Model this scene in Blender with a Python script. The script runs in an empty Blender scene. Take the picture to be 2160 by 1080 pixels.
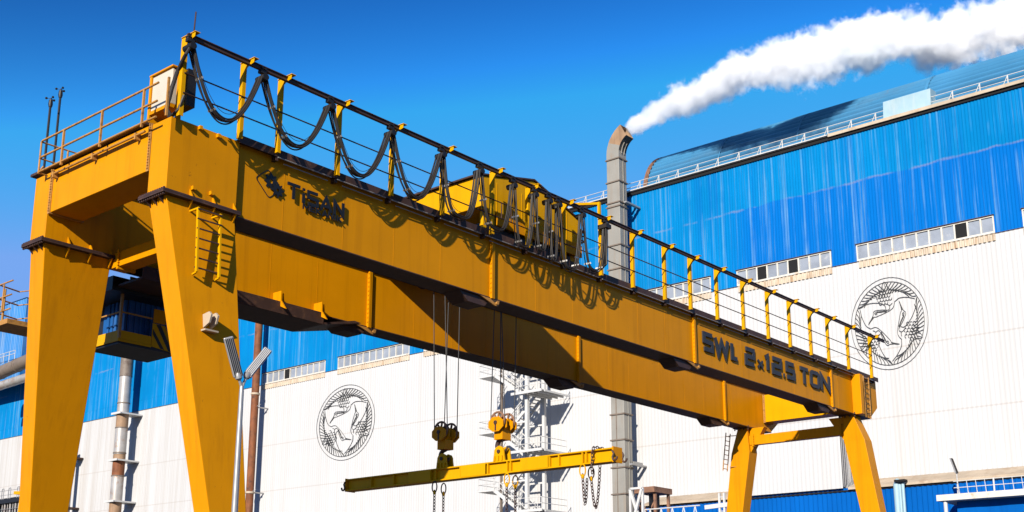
import bpy, bmesh, math, random
from mathutils import Vector, Matrix, noise
random.seed(7)
S = bpy.context.scene
COL = S.collection
rad = math.radians

# ------------------------------------------------------------------ camera model
# world: X = along the crane girders (away from the viewer), Y = along the hall wall, Z up
F, CX, CY = 2531.23, 1080.0, 720.0
PIT, ROL, YAW, CZ = .2423, -.0024, .7060, 1.7
def w2c(d):
    r = d[0]*math.sin(YAW) - d[1]*math.cos(YAW); u = d[2]; w = d[0]*math.cos(YAW) + d[1]*math.sin(YAW)
    c, s = math.cos(PIT), math.sin(PIT); u, w = u*c - w*s, w*c + u*s
    c, s = math.cos(ROL), math.sin(ROL); return Vector((r*c - u*s, r*s + u*c, w))
M3 = Matrix([w2c(e) for e in ((1,0,0),(0,1,0),(0,0,1))]).transposed()   # world -> (right, up, forward)
def on(px, py, ax, val):
    """survey helper: where the sight line of a measured point meets a known plane of the place"""
    d = M3.transposed() @ Vector(((px-CX)/F, (CY-py)/F, 1.0))
    o = Vector((0, 0, CZ)); i = 'xyz'.index(ax); t = (val - o[i]) / d[i]
    return o + d*t

cam = bpy.data.cameras.new('camera'); camo = bpy.data.objects.new('camera', cam); COL.objects.link(camo)
R = M3.transposed()
right, up, fwd = R @ Vector((1,0,0)), R @ Vector((0,1,0)), R @ Vector((0,0,1))
camo.matrix_world = Matrix(((right.x, up.x, -fwd.x, 0), (right.y, up.y, -fwd.y, 0), (right.z, up.z, -fwd.z, CZ), (0,0,0,1)))
cam.sensor_width = 36; cam.lens = F/2160*36; cam.shift_y = 180/2160; cam.clip_end = 3000; cam.clip_start = .1
S.camera = camo

# ------------------------------------------------------------------ light
SUN = Vector((-1, -.365, .46)).normalized()
sun = bpy.data.lights.new('sun', 'SUN'); sun.energy = 5.0; sun.angle = rad(.5); sun.color = (1.0, .93, .82)
suno = bpy.data.objects.new('sun', sun); COL.objects.link(suno)
suno.rotation_euler = SUN.to_track_quat('Z', 'Y').to_euler(); suno.location = (-30, -20, 40)
W = bpy.data.worlds.new('World'); S.world = W; W.use_nodes = True
nt = W.node_tree; bg = nt.nodes['Background']
sky = nt.nodes.new('ShaderNodeTexSky'); sky.sky_type = 'NISHITA'; sky.sun_disc = False
sky.sun_elevation = math.asin(SUN.z); sky.sun_rotation = math.atan2(SUN.x, SUN.y)
sky.air_density = 1.0; sky.dust_density = .2; sky.ozone_density = 4.0; sky.altitude = 300
hs = nt.nodes.new('ShaderNodeHueSaturation'); hs.inputs['Saturation'].default_value = 1.22; hs.inputs['Value'].default_value = 1.0
tn = nt.nodes.new('ShaderNodeMix'); tn.data_type = 'RGBA'; tn.blend_type = 'MULTIPLY'; tn.inputs[0].default_value = 1; tn.inputs[7].default_value = (.80, 1.08, 1.42, 1)
nt.links.new(sky.outputs[0], hs.inputs['Color']); nt.links.new(hs.outputs[0], tn.inputs[6])
# deepen the clear polarised sky: per-channel contrast curve of the whole sky
sp_ = nt.nodes.new('ShaderNodeSeparateColor'); cb_ = nt.nodes.new('ShaderNodeCombineColor'); nt.links.new(tn.outputs[2], sp_.inputs[0])
for k, (ref, pw, tgt) in enumerate(((.29, 3.4, .15), (1.6, 4.2, 1.70), (5.2, 3.5, 5.4))):
    d_ = nt.nodes.new('ShaderNodeMath'); d_.operation = 'DIVIDE'; d_.inputs[1].default_value = ref; nt.links.new(sp_.outputs[k], d_.inputs[0])
    p_ = nt.nodes.new('ShaderNodeMath'); p_.operation = 'POWER'; p_.inputs[1].default_value = pw; nt.links.new(d_.outputs[0], p_.inputs[0])
    m_ = nt.nodes.new('ShaderNodeMath'); m_.operation = 'MULTIPLY'; m_.inputs[1].default_value = tgt; nt.links.new(p_.outputs[0], m_.inputs[0])
    n_ = nt.nodes.new('ShaderNodeMath'); n_.operation = 'MINIMUM'; n_.inputs[1].default_value = (1.35, 2.85, 6.4)[k]; nt.links.new(m_.outputs[0], n_.inputs[0])
    nt.links.new(n_.outputs[0], cb_.inputs[k])
nt.links.new(cb_.outputs[0], bg.inputs[0]); bg.inputs[1].default_value = .082
S.view_settings.view_transform = 'Standard'; S.view_settings.look = 'None'; S.view_settings.exposure = .75; S.view_settings.gamma = 1
S.render.film_transparent = False
c = S.cycles; c.max_bounces = 14; c.diffuse_bounces = 4; c.glossy_bounces = 3; c.transmission_bounces = 4; c.volume_bounces = 14; c.transparent_max_bounces = 8
c.volume_step_rate = .13; c.volume_max_steps = 1024
c.use_denoising = True

# ------------------------------------------------------------------ materials
def mat(name, col, rough=.5, var=.12, vscale=2.0, streak=None, streak_scale=(6, 6, .25), streak_amt=.3, spots=None, spot_scale=3.0,
        spot_lim=(.62, .72), metal=0.0, bump=0.0, bscale=20, spec=.4, seam=None):
    """procedural surface: base colour, soft large variation, vertical run-off streaks and worn spots with shapes of their own"""
    m = bpy.data.materials.new(name); m.use_nodes = True; t = m.node_tree; n = t.nodes; L = t.links
    b = n['Principled BSDF']; b.inputs['Roughness'].default_value = rough; b.inputs['Metallic'].default_value = metal
    b.inputs['Specular IOR Level'].default_value = spec
    geo = n.new('ShaderNodeNewGeometry')
    def nz(scale, det=5, rough_=.6, vec=None):
        x = n.new('ShaderNodeTexNoise'); x.inputs['Scale'].default_value = scale; x.inputs['Detail'].default_value = det
        x.inputs['Roughness'].default_value = rough_
        L.new(vec or geo.outputs['Position'], x.inputs['Vector']); return x.outputs['Fac']
    def rng(v, a, b_, lo=0.0, hi=1.0):
        x = n.new('ShaderNodeMapRange'); L.new(v, x.inputs[0]); x.inputs[1].default_value = a; x.inputs[2].default_value = b_
        x.inputs[3].default_value = lo; x.inputs[4].default_value = hi; return x.outputs[0]
    def mix(f, a, bb):
        x = n.new('ShaderNodeMix'); x.data_type = 'RGBA'; L.new(f, x.inputs[0])
        for s, v in ((x.inputs[6], a), (x.inputs[7], bb)):
            if isinstance(v, tuple): s.default_value = (*[q*.72 for q in v], 1)
            else: L.new(v, s)
        return x.outputs[2]
    lo = tuple(v*(1-var) for v in col); hi = tuple(min(1, v*(1+var)) for v in col)
    out = mix(rng(nz(vscale), .3, .7), lo, hi)
    if streak:
        mp = n.new('ShaderNodeMapping'); mp.inputs['Scale'].default_value = streak_scale; L.new(geo.outputs['Position'], mp.inputs[0])
        f = rng(nz(1.0, 6, .65, mp.outputs[0]), .5, .75, 0, streak_amt)
        out = mix(f, out, streak)
    if spots:
        f = rng(nz(spot_scale, 8, .7), spot_lim[0], spot_lim[1], 0, .9)
        out = mix(f, out, spots)
    if seam: out = seam(t, geo, out, mix, rng, nz)
    L.new(out, b.inputs['Base Color'])
    if bump:
        bp = n.new('ShaderNodeBump'); bp.inputs['Strength'].default_value = bump; bp.inputs['Distance'].default_value = .02
        L.new(nz(bscale, 4), bp.inputs['Height']); L.new(bp.outputs[0], b.inputs['Normal'])
    return m

YEL = (.70, .272, .001)
M = {}
M['yellow'] = mat('yellow_paint', YEL, .42, .06, .8, streak=(.36, .125, .003), streak_scale=(4.5, 4.5, .14), streak_amt=.36,
                  spots=(.13, .05, .012), spot_scale=6, spot_lim=(.66, .73), bump=.08, bscale=2.2, spec=.07)
M['yellow2'] = mat('yellow_paint_lemon', (.70, .345, .001), .42, .06, .9, streak=(.42, .19, .004), streak_scale=(4, 4, .2), streak_amt=.3,
                   spots=(.16, .06, .015), spot_scale=4, spot_lim=(.68, .76), bump=.05, bscale=3, spec=.07)
M['rail'] = mat('weathered_rail_paint', (.50, .24, .05), .55, .15, 3, spots=(.12, .05, .02), spot_scale=6, spot_lim=(.5, .7))
M['dark'] = mat('dark_oxide_steel', (.055, .026, .018), .6, .25, 3, spots=(.16, .075, .035), spot_scale=4, spot_lim=(.55, .75))
M['black'] = mat('black_steel', (.012, .011, .011), .5, .2, 3)
M['rubber'] = mat('cable_rubber', (.026, .022, .020), .5, .2, 5, spec=.25)
M['tie'] = mat('cable_tie_white', (.75, .73, .7), .5, .05)
M['letters'] = mat('letter_black', (.009, .008, .008), .45, .2, 5)
M['letters2'] = mat('letter_grey', (.024, .024, .027), .5, .2, 4, spots=(.07, .068, .066), spot_scale=5, spot_lim=(.6, .7))
M['beige'] = mat('cabinet_cream', (.62, .56, .45), .45, .06)
M['galv'] = mat('galvanised_duct', (.30, .285, .25), .5, .10, .5, streak=(.30, .20, .12), streak_scale=(3, 3, .25), streak_amt=.45,
                spots=(.32, .17, .08), spot_scale=.9, spot_lim=(.62, .8), bump=.05, bscale=2)
M['rustduct'] = mat('rusty_duct', (.34, .21, .12), .7, .2, .8, streak=(.12, .06, .03), streak_scale=(3, 3, .3), streak_amt=.5)
M['elbow_shade'] = mat('duct_underside_shade', (.05, .045, .04), .8, .3, .8, streak=(.25, .22, .18), streak_scale=(4, 4, .5), streak_amt=.4)  # dark colour that paints shade on the elbow's underside
M['rustpipe'] = mat('rusty_pipe_red', (.21, .065, .02), .75, .3, 1.2, streak=(.32, .13, .04), streak_scale=(3, 3, .3), streak_amt=.8,
                    spots=(.07, .03, .018), spot_scale=1.4, spot_lim=(.52, .68), bump=.15, bscale=6)
M['steelpipe'] = mat('bare_steel_pipe', (.46, .43, .40), .42, .15, .7, spots=(.34, .15, .05), spot_scale=.55, spot_lim=(.52, .66), metal=.25)
M['brownpipe'] = mat('brown_painted_pipe', (.20, .155, .12), .6, .15, .8, spots=(.10, .06, .04), spot_scale=1.2, spot_lim=(.55, .7))
M['white'] = mat('white_painted_steel', (.62, .61, .59), .5, .06, 2, spots=(.4, .28, .18), spot_scale=1.5, spot_lim=(.66, .78))
M['lampgrey'] = mat('lamp_aluminium', (.40, .39, .38), .4, .08, 6, metal=.4)
M['coping'] = mat('beige_coping', (.50, .40, .29), .7, .18, .5, spots=(.36, .24, .15), spot_scale=.8, spot_lim=(.5, .7))
M['frame'] = mat('window_frame_white', (.70, .66, .58), .5, .1, 2, spots=(.45, .28, .12), spot_scale=1.5, spot_lim=(.58, .72))
M['glass'] = mat('dusty_window_glass', (.30, .33, .38), .22, .25, .45, spots=(.55, .55, .55), spot_scale=.6, spot_lim=(.60, .72), spec=.6)
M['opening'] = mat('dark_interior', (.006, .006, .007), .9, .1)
M['chain'] = mat('chain_steel', (.07, .045, .04), .5, .3, 8, spots=(.16, .07, .035), spot_scale=9, spot_lim=(.5, .7), metal=.4)
M['rope'] = mat('wire_rope_steel', (.035, .033, .032), .5, .2, 8)
M['cabblue'] = mat('cab_blue_sheet', (.010, .09, .30), .35, .15, 1.5, streak=(.3, .42, .6), streak_scale=(5, 5, .3), streak_amt=.3)
M['skyglass'] = mat('cab_window_glass', (.05, .07, .10), .06, .1, 2, spec=.8)
M['concrete'] = mat('yard_concrete', (.07, .065, .06), .85, .2, .3, spots=(.10, .09, .085), spot_scale=.5, spot_lim=(.55, .7))
M['rustbox'] = mat('rusty_platform_steel', (.26, .13, .075), .75, .25, .8, spots=(.09, .045, .03), spot_scale=1.2, spot_lim=(.5, .65))

def blue_seam(t, geo, out, mix, rng, nz):
    n, L = t.nodes, t.links
    sep = n.new('ShaderNodeSeparateXYZ'); L.new(geo.outputs['Position'], sep.inputs[0])
    def m2(op, a, b=None):
        x = n.new('ShaderNodeMath'); x.operation = op
        for k, v in enumerate((a, b)):
            if v is None: continue
            if isinstance(v, (int, float)): x.inputs[k].default_value = v
            else: L.new(v, x.inputs[k])
        return x.outputs[0]
    # upper row of sheets has faded to a lighter cyan than the lower row; seam is ragged
    zz = m2('ADD', sep.outputs[2], m2('MULTIPLY', nz(.35, 4), .8))
    up_ = rng(zz, 39.0, 39.15)
    dark = rng(sep.outputs[1], 52, 49)                       # newer, deeper-blue sheets towards the right end
    deep = m2('MULTIPLY', dark, m2('SUBTRACT', 1.0, up_))
    out = mix(m2('MULTIPLY', deep, .75), out, (.001, .13, .52))
    mp = n.new('ShaderNodeMapping'); mp.inputs['Scale'].default_value = (1, 2.9, .045); L.new(geo.outputs['Position'], mp.inputs[0])
    fade = rng(nz(1, 7, .7, mp.outputs[0]), .52, .68, 0, .75)
    out = mix(m2('MULTIPLY', fade, rng(nz(.12, 4), .38, .58)), out, (.19, .39, .56))
    line = m2('MULTIPLY', rng(m2('ABSOLUTE', m2('SUBTRACT', zz, 39.05)), .14, .0), rng(nz(.5, 5), .45, .6))
    out = mix(m2('MULTIPLY', line, .4), out, (.30, .27, .34))
    return out
M['blue'] = mat('blue_cladding', (.001, .20, .50), .8, .10, .12, streak=(.004, .10, .42), streak_scale=(1, 1.2, .03), streak_amt=.6,
                spec=.03, seam=blue_seam)
M['blue_old'] = mat('blue_cladding_faded', (.02, .19, .50), .5, .2, .2, streak=(.32, .40, .48), streak_scale=(1, 1.4, .06), streak_amt=.7, spec=.3)
M['blue_low'] = mat('blue_cladding_low', (.0015, .105, .42), .8, .12, .15, streak=(.002, .07, .32), streak_scale=(1, 2, .05), streak_amt=.5, spec=.03)
M['blue_roof'] = mat('blue_roof_sheet', (.06, .235, .43), .85, .16, .12, streak=(.12, .22, .32), streak_scale=(.5, .12, .5), streak_amt=.6,
                     spots=(.20, .12, .09), spot_scale=.16, spot_lim=(.66, .76), spec=.03)
def white_seam(t, geo, out, mix, rng, nz):
    n, L = t.nodes, t.links
    sep = n.new('ShaderNodeSeparateXYZ'); L.new(geo.outputs['Position'], sep.inputs[0])
    for z in (24.1, 18.6):
        d = n.new('ShaderNodeMath'); d.operation = 'SUBTRACT'; L.new(sep.outputs[2], d.inputs[0]); d.inputs[1].default_value = z
        a = n.new('ShaderNodeMath'); a.operation = 'ABSOLUTE'; L.new(d.outputs[0], a.inputs[0])
        f = rng(a.outputs[0], .09, .02, 0, .35)
        out = mix(f, out, (.36, .30, .25))
    mp = n.new('ShaderNodeMapping'); mp.inputs['Scale'].default_value = (1, .9, .018); L.new(geo.outputs['Position'], mp.inputs[0])
    dirt = rng(nz(1, 7, .7, mp.outputs[0]), .42, .66)
    w = n.new('ShaderNodeMath'); w.operation = 'MULTIPLY'; L.new(dirt, w.inputs[0]); L.new(rng(sep.outputs[1], 112, 150, .04, .5), w.inputs[1])
    return mix(w.outputs[0], out, (.37, .31, .25))
M['whitewall'] = mat('white_cladding', (.59, .588, .588), .5, .03, .1, streak=(.47, .41, .35), streak_scale=(1, 1.5, .025), streak_amt=.3,
                     spec=.05, seam=white_seam)
M['stain'] = mat('rust_stained_sheet', (.62, .52, .40), .6, .15, 1, streak=(.36, .19, .07), streak_scale=(1, 4, .4), streak_amt=.9)

# ------------------------------------------------------------------ mesh helpers (world coordinates)
class MB:
    def __init__(s): s.v, s.f = [], []
    def add(s, vs, fs):
        o = len(s.v); s.v += [tuple(v) for v in vs]; s.f += [tuple(i+o for i in f) for f in fs]; return s
    def box(s, x0, x1, y0, y1, z0, z1):
        return s.add([(x0,y0,z0),(x1,y0,z0),(x1,y1,z0),(x0,y1,z0),(x0,y0,z1),(x1,y0,z1),(x1,y1,z1),(x0,y1,z1)],
                     [(0,3,2,1),(4,5,6,7),(0,1,5,4),(1,2,6,5),(2,3,7,6),(3,0,4,7)])
    def loft(s, rings, caps=True, closed=True):
        n = len(rings[0]); o = len(s.v)
        for r in rings: s.v += [tuple(p) for p in r]
        for i in range(len(rings)-1):
            for j in range(n if closed else n-1):
                a, b = o+i*n+j, o+i*n+(j+1) % n
                s.f.append((a, b, b+n, a+n))
        if caps:
            s.f.append(tuple(o+j for j in reversed(range(n)))); s.f.append(tuple(o+(len(rings)-1)*n+j for j in range(n)))
        return s
    def prism(s, poly, ax, a, b):
        """poly in the two other axes (in xyz order), extruded along ax from a to b"""
        i = 'xyz'.index(ax)
        def p3(p, d): q = list(p); q.insert(i, d); return tuple(q)
        return s.loft([[p3(p, a) for p in poly], [p3(p, b) for p in poly]])
    def tube(s, pts, r, n=8, caps=True):
        pts = [Vector(p) for p in pts]; rs = r if isinstance(r, (list, tuple)) else [r]*len(pts)
        rings = []; prev = None
        for i, p in enumerate(pts):
            t = (pts[min(i+1, len(pts)-1)] - pts[max(i-1, 0)]).normalized()
            if prev is None:
                a = Vector((0,0,1)) if abs(t.z) < .9 else Vector((1,0,0)); u = t.cross(a).normalized()
            else: u = (prev - t*prev.dot(t)).normalized()
            prev = u; w = t.cross(u)
            rings.append([p + (u*math.cos(2*math.pi*k/n) + w*math.sin(2*math.pi*k/n))*rs[i] for k in range(n)])
        return s.loft(rings, caps)
    def bar(s, p, q, wu, wv, upv=(0,0,1)):
        """rectangular bar from p to q, wu across, wv along the up vector"""
        p, q = Vector(p), Vector(q); t = (q-p).normalized(); a = Vector(upv)
        if abs(t.dot(a)) > .95: a = Vector((1,0,0))
        u = t.cross(a).normalized(); w = u.cross(t)
        ring = lambda c: [c+u*wu/2+w*wv/2, c-u*wu/2+w*wv/2, c-u*wu/2-w*wv/2, c+u*wu/2-w*wv/2]
        return s.loft([ring(p), ring(q)])
    def ribbon(s, pts, wd, fn, d0, d1, closed=False):
        """mitred stroke through 2-D points, fn(u, v, d) places it in the world, thickness d0..d1"""
        P = [Vector((a, b)) for a, b in pts]; n = len(P); Lf, Rt = [], []
        for i in range(n):
            a = P[i-1] if (i > 0 or closed) else None; b = P[(i+1) % n] if (i < n-1 or closed) else None
            d1_ = (P[i]-a).normalized() if a is not None else None; d2_ = (b-P[i]).normalized() if b is not None else None
            if d1_ is None: d1_ = d2_
            if d2_ is None: d2_ = d1_
            n1 = Vector((-d1_.y, d1_.x)); n2 = Vector((-d2_.y, d2_.x)); m = n1+n2
            if m.length < 1e-4: m = n1.copy()
            m.normalize(); k = min(1/max(m.dot(n1), .3), 2.6)
            Lf.append(P[i]+m*k*wd/2); Rt.append(P[i]-m*k*wd/2)
        rings = [[fn(l.x, l.y, d0), fn(r.x, r.y, d0), fn(r.x, r.y, d1), fn(l.x, l.y, d1)] for l, r in zip(Lf, Rt)]
        if closed: rings.append(rings[0])
        return s.loft(rings, caps=not closed)
    def lathe(s, c, ax, prof, n=24):
        """prof: (offset along ax, radius)"""
        c = Vector(c); a = Vector(ax).normalized(); b = Vector((0,0,1)) if abs(a.z) < .9 else Vector((1,0,0))
        u = a.cross(b).normalized(); w = a.cross(u)
        return s.loft([[c+a*d+(u*math.cos(2*math.pi*k/n)+w*math.sin(2*math.pi*k/n))*max(r, 1e-4) for k in range(n)] for d, r in prof])
    def torus(s, c, ax, Rr, r, n=20, m=8, su=1.0, uv=None):
        c = Vector(c); a = Vector(ax).normalized()
        u = Vector(uv).normalized() if uv is not None else a.cross(Vector((0,0,1)) if abs(a.z) < .9 else Vector((1,0,0))).normalized()
        w = a.cross(u); rings = []
        for i in range(n+1):
            t = 2*math.pi*i/n; d = u*math.cos(t)*su + w*math.sin(t); dn = d.normalized()
            rings.append([c+d*Rr+(dn*math.cos(2*math.pi*k/m)+a*math.sin(2*math.pi*k/m))*r for k in range(m)])
        return s.loft(rings, caps=False)

def wpos(o):
    p = Vector((0,0,0))
    while o is not None: p += Vector(o.location); o = o.parent
    return p
def mk(name, mb, m, parent=None, smooth=False, mats=None):
    """link one mesh object; top-level ones get their origin at their own base"""
    if parent is None:
        xs, ys, zs = zip(*mb.v); o_ = Vector(((min(xs)+max(xs))/2, (min(ys)+max(ys))/2, min(zs))); base = o_
    else: base = wpos(parent); o_ = Vector((0,0,0))
    me = bpy.data.meshes.new(name); me.from_pydata([tuple(Vector(v)-base) for v in mb.v], [], mb.f); me.update()
    bm = bmesh.new(); bm.from_mesh(me); bmesh.ops.recalc_face_normals(bm, faces=bm.faces); bm.to_mesh(me); bm.free()
    me.materials.append(M[m] if isinstance(m, str) else m)
    if smooth:
        for p in me.polygons: p.use_smooth = True
        me.set_sharp_from_angle(angle=rad(38))
    o = bpy.data.objects.new(name, me); COL.objects.link(o); o.location = o_
    if parent: o.parent = parent
    return o
def bevel(o, w=.012, seg=2):
    b = o.modifiers.new('bevel', 'BEVEL'); b.width = w; b.segments = seg; b.limit_method = 'ANGLE'; b.angle_limit = rad(40); return o
def thing(name, loc, label, cat, group=None):
    o = bpy.data.objects.new(name, None); COL.objects.link(o); o.location = loc; o.empty_display_size = .5
    o['label'] = label; o['category'] = cat
    if group: o['group'] = group
    return o
def tag(o, label, cat, group=None, kind=None):
    if label: o['label'] = label
    if cat: o['category'] = cat
    if group: o['group'] = group
    if kind: o['kind'] = kind
    return o

# ------------------------------------------------------------------ ground
g = mk('ground', MB().add([(-400,-400,0),(900,-400,0),(900,900,0),(-400,900,0)], [(0,1,2,3)]), 'concrete'); g['kind'] = 'structure'

# ------------------------------------------------------------------ CRANE
Y0, YW = 22.72, 22.82            # leg box face / web face of the front girder
Y1, Y1W = 28.08, 28.18           # the same of the rear girder
GW = .72                         # girder width
ZT, ZB = 13.42, 11.55
XA, XB = 14.47, 53.1
crane = thing('gantry_crane', (33, 25.8, 0), 'large yellow double girder gantry crane spanning the yard before the blue and white hall', 'crane')

def girder(yl, yw, front):
    g = MB()
    xe = 53.1 if front else 53.6
    # web box with chamfered far end
    g.prism([(16.4, ZB), (xe-.9, ZB), (xe, ZB+.62), (xe, ZT), (16.4, ZT)], 'y', yw, yw+GW)
    # deep box over the fixed leg, proud of the web
    g.box(XA, 16.4, yl, yl+GW+.04, ZB+.06, ZT)
    # bottom flange lip and stiffener seams (weld lines)
    fl = MB().box(16.41, xe-.9, yw-.035, yw+GW+.035, ZB-.03, ZB-.002)
    sm = g
    for x in ([17.9, 19.9, 21.75, 23.6, 27.9, 29.8, 31.6, 33.5, 35.2, 39.2, 40.6, 42.9, 44.9, 46.5, 49.0]):
        sm.box(x-.008, x+.008, yw-.004, yw+.02, ZB+.01, ZT-.02)
    gi = mk('girder', g, 'yellow', crane)
    mk('bottom_flange', fl, 'dark', gi)
    for x in (25.8, 37.1, 48.32):
        # bolted splice: two flange plates standing proud of the web
        sp = MB().box(x-.075, x-.004, yw-.10, yw+GW+.06, ZB-.04, ZT-.01).box(x+.004, x+.06, yw-.09, yw+GW+.06, ZB-.04, ZT-.01)
        for k in range(12): z = ZB+.12+k*.15; sp.box(x-.10, x-.075, yw-.08, yw-.04, z, z+.04)
        mk('splice_plate', sp, 'yellow', gi)
        tr = MB().prism([(x-1.35, ZB-.034), (x-.95, ZB-.30), (x-.25, ZB-.30), (x+.05, ZB-.034)], 'y', yw+.05, yw+GW-.02)
        mk('joint_cover', tr, 'dark', gi)
        gs = MB().prism([(x-.5, ZB-.035), (x+.35, ZB-.035), (x+.30, ZB-.2), (x+.16, ZB-.22)], 'y', yw-.03, yw+.02)
        gs.lathe((x+.2, yw-.1, ZB-.14), (0,1,0), [(0,.05),(.06,.05)], 10)
        mk('gusset_plate', gs, 'rail', gi)
    return gi
gF = girder(Y0, YW, True)
gR = girder(Y1, Y1W, False)

# small lifting lugs on the leg boxes
lug = MB()
for (px, py) in ((420, 270), (458, 287), (405, 397), (443, 408)):
    p = on(px, py, 'y', Y0); lug.box(p.x-.03, p.x+.05, Y0-.09, Y0-.001, p.z-.05, p.z+.04)
mk('lifting_lug', lug, 'yellow', gF)

# dark walkway channel along the top of the front girder, with conduits below its edge
wk = MB().box(16.35, 53.0, YW-.17, YW+GW+.1, ZT+.005, ZT+.045)
wk.box(16.35, 53.0, YW-.19, YW-.172, ZT-.06, ZT+.14)
for k, x in enumerate([17.5+i*1.95 for i in range(19)]): wk.box(x-.04, x+.04, YW-.169, YW-.003, ZT-.16, ZT-.002)
mk('walkway', wk, 'dark', gF)
cd = MB()
xs = [17.4+i*1.95 for i in range(19)]
for a, b in zip(xs, xs[1:]):
    cd.tube([(a+.1, YW-.21, ZT-.085), (b-.1, YW-.21, ZT-.085)], .017, 6)
    cd.tube([(a+.35, YW-.13, ZT-.17), (b-.15, YW-.13, ZT-.17)], .014, 6)
mk('conduit', cd, 'lampgrey', gF, True)
wk = MB().box(16.35, 53.5, Y1W-.06, Y1W+GW+.3, ZT+.005, ZT+.045)
mk('walkway', wk, 'dark', gR)
# trolley rails on both girders
tr = MB()
for y in (YW+GW*.72, Y1W+GW*.28): tr.box(17, 52.6, y-.035, y+.035, ZT+.046, ZT+.15)
mk('runway_rail', tr, 'dark', crane)

# legs: wide at the top, inner edge plumb, outer edge tapering, A-frame splay
def near_leg(yl, sgn):
    L = MB(); zt = ZB-.02; zb = .9; h = zt-zb; ins = .22 if sgn > 0 else 0
    def ring(z):
        k = (zt-z)/h; sp = sgn*k*1.55; x0 = XA+.02 + k*2.35*1.0; x1 = 16.40+.05*k
        x0 = min(x0, x1-.55); a = yl+.02+sp+k*ins; b = yl+GW+sp-k*(.22-ins)
        return [(x0, a, z), (x1, a, z), (x1, b, z), (x0, b, z)]
    L.loft([ring(zt), ring(zb)]); lg = mk('leg', L, 'yellow', crane); bevel(lg, .015)
    fl = MB().box(XA-.16, 16.46, yl-.14, yl+GW+.16, ZB-.045, ZB+.0).box(XA-.16, 16.46, yl-.14, yl+GW+.16, ZB+.005, ZB+.05)
    for k in range(12):
        y = yl-.10+k*.085
        fl.box(XA-.13, XA-.085, y, y+.04, ZB-.09, ZB+.09)
    for k in range(3): fl.prism([(XA-.14, ZB-.045), (XA+.03, ZB-.045), (XA+.03, ZB-.22)], 'y', yl+.12+k*.25, yl+.145+k*.25)
    mk('flange_plate', fl, 'dark', lg)
    for px in (.62, 1.25, 1.85):
        gs = MB().prism([(yl+.02, ZB+.30), (yl-.13, ZB+.051), (yl+.02, ZB+.051)], 'x', XA+px, XA+px+.03)
        gs.prism([(yl+.02, ZB-.30), (yl-.13, ZB-.046), (yl+.02, ZB-.046)], 'x', XA+px, XA+px+.03)
        mk('gusset_plate', gs, 'yellow', lg)
    return lg
lF = near_leg(Y0, -1); lR = near_leg(Y1, 1)

def far_leg(yc, sgn):
    L = MB(); zt = ZB-.06; zb = .9
    def ring(z, x0, x1, wy):
        k = (zt-z)/(zt-zb); sp = sgn*k*1.75
        return [(x0, yc-wy/2+sp, z), (x1, yc-wy/2+sp, z), (x1, yc+wy/2+sp, z), (x0, yc+wy/2+sp, z)]
    L.loft([ring(zt, 50.55, 51.25, .52), ring(zt-.30, 50.55, 51.25, .62), ring(zt-1.15, 50.6, 51.35, .98), ring(zb, 50.6, 51.15, .70)])
    lg = mk('leg', L, 'yellow', crane); bevel(lg, .015)
    hp = MB().box(50.35, 51.45, yc-.42, yc+.42, ZB-.058, ZB-.034)
    for k in range(4): hp.lathe((50.45+.01, yc-.36+.24*k, ZB-.15), (0,0,1), [(0,.035),(.2,.035)], 6)
    mk('hinge_plate', hp, 'dark', lg); return lg
fF = far_leg(YW+GW/2-.06, -1); fR = far_leg(Y1W+GW/2, 1)
# black shaded haunch between far legs and girders
for lg, yc, s in ((fF, YW+GW/2-.06, 1), (fR, Y1W+GW/2, -1)):
    gp = MB().prism([(yc+.34*0+s*.30, ZB-.06), (yc+s*1.05, ZB-.06), (yc+s*.28, ZB-1.25)], 'x', 50.75, 51.1)
    mk('knee_plate', gp, 'yellow', lg)

# feet
for x in (15.9+.9, 50.85):
    bb = MB().box(x-.45, x+.45, Y0-2.6, Y1+GW+2.6, .45, .9)
    b = mk('sill_beam', bb, 'yellow', crane); bevel(b, .03)
    for y in (Y0-2.2, Y1+GW+2.2):
        mk('wheel', MB().lathe((x-.09, y, .3), (1,0,0), [(0,.2),(.001,.3),(.18,.3),(.181,.2)], 24), 'dark', b, True)

# end beams (near and far) with bolted joints
def endbeam(x0, x1, ya, yb, z0, z1):
    e = mk('end_beam', MB().box(x0, x1, ya, yb, z0, z1), 'yellow' if x0 < 30 else 'yellow2', crane); bevel(e, .015)
    for y in (ya+.06, yb-.06):
        f = MB().box(x0-.035, x1+.03, y-.05, y+.05, z0-.03, z1+.01)
        for k in range(16): z = z0+.03+k*(z1-z0-.06)/15; f.box(x0-.065, x0-.035, y-.03, y+.012, z, z+.035)
        mk('bolt_flange', f, 'rail', e)
    return e
eN = endbeam(XA+.02, 15.4, Y0+GW+.05, Y1-.01, 12.30, 13.46)
eF = endbeam(52.0, 52.8, YW+GW+.02, Y1W-.02, 11.95, 13.3)
# walkway deck on the near end beam
dk = MB().box(XA-.07, 15.5, Y0+GW+.3, Y1+GW+.25, 13.51, 13.58)
mk('deck', dk, 'dark', eN)
pp = MB().tube([(XA-.10, Y0+GW+.2, 13.27), (XA-.10, Y1-.2, 13.27)], .03, 8)
for y in (24.0, 25.9, 27.75): pp.box(XA-.14, XA+.0, y-.03, y+.03, 13.16, 13.33)
mk('pipe', pp, 'rail', eN)

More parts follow.
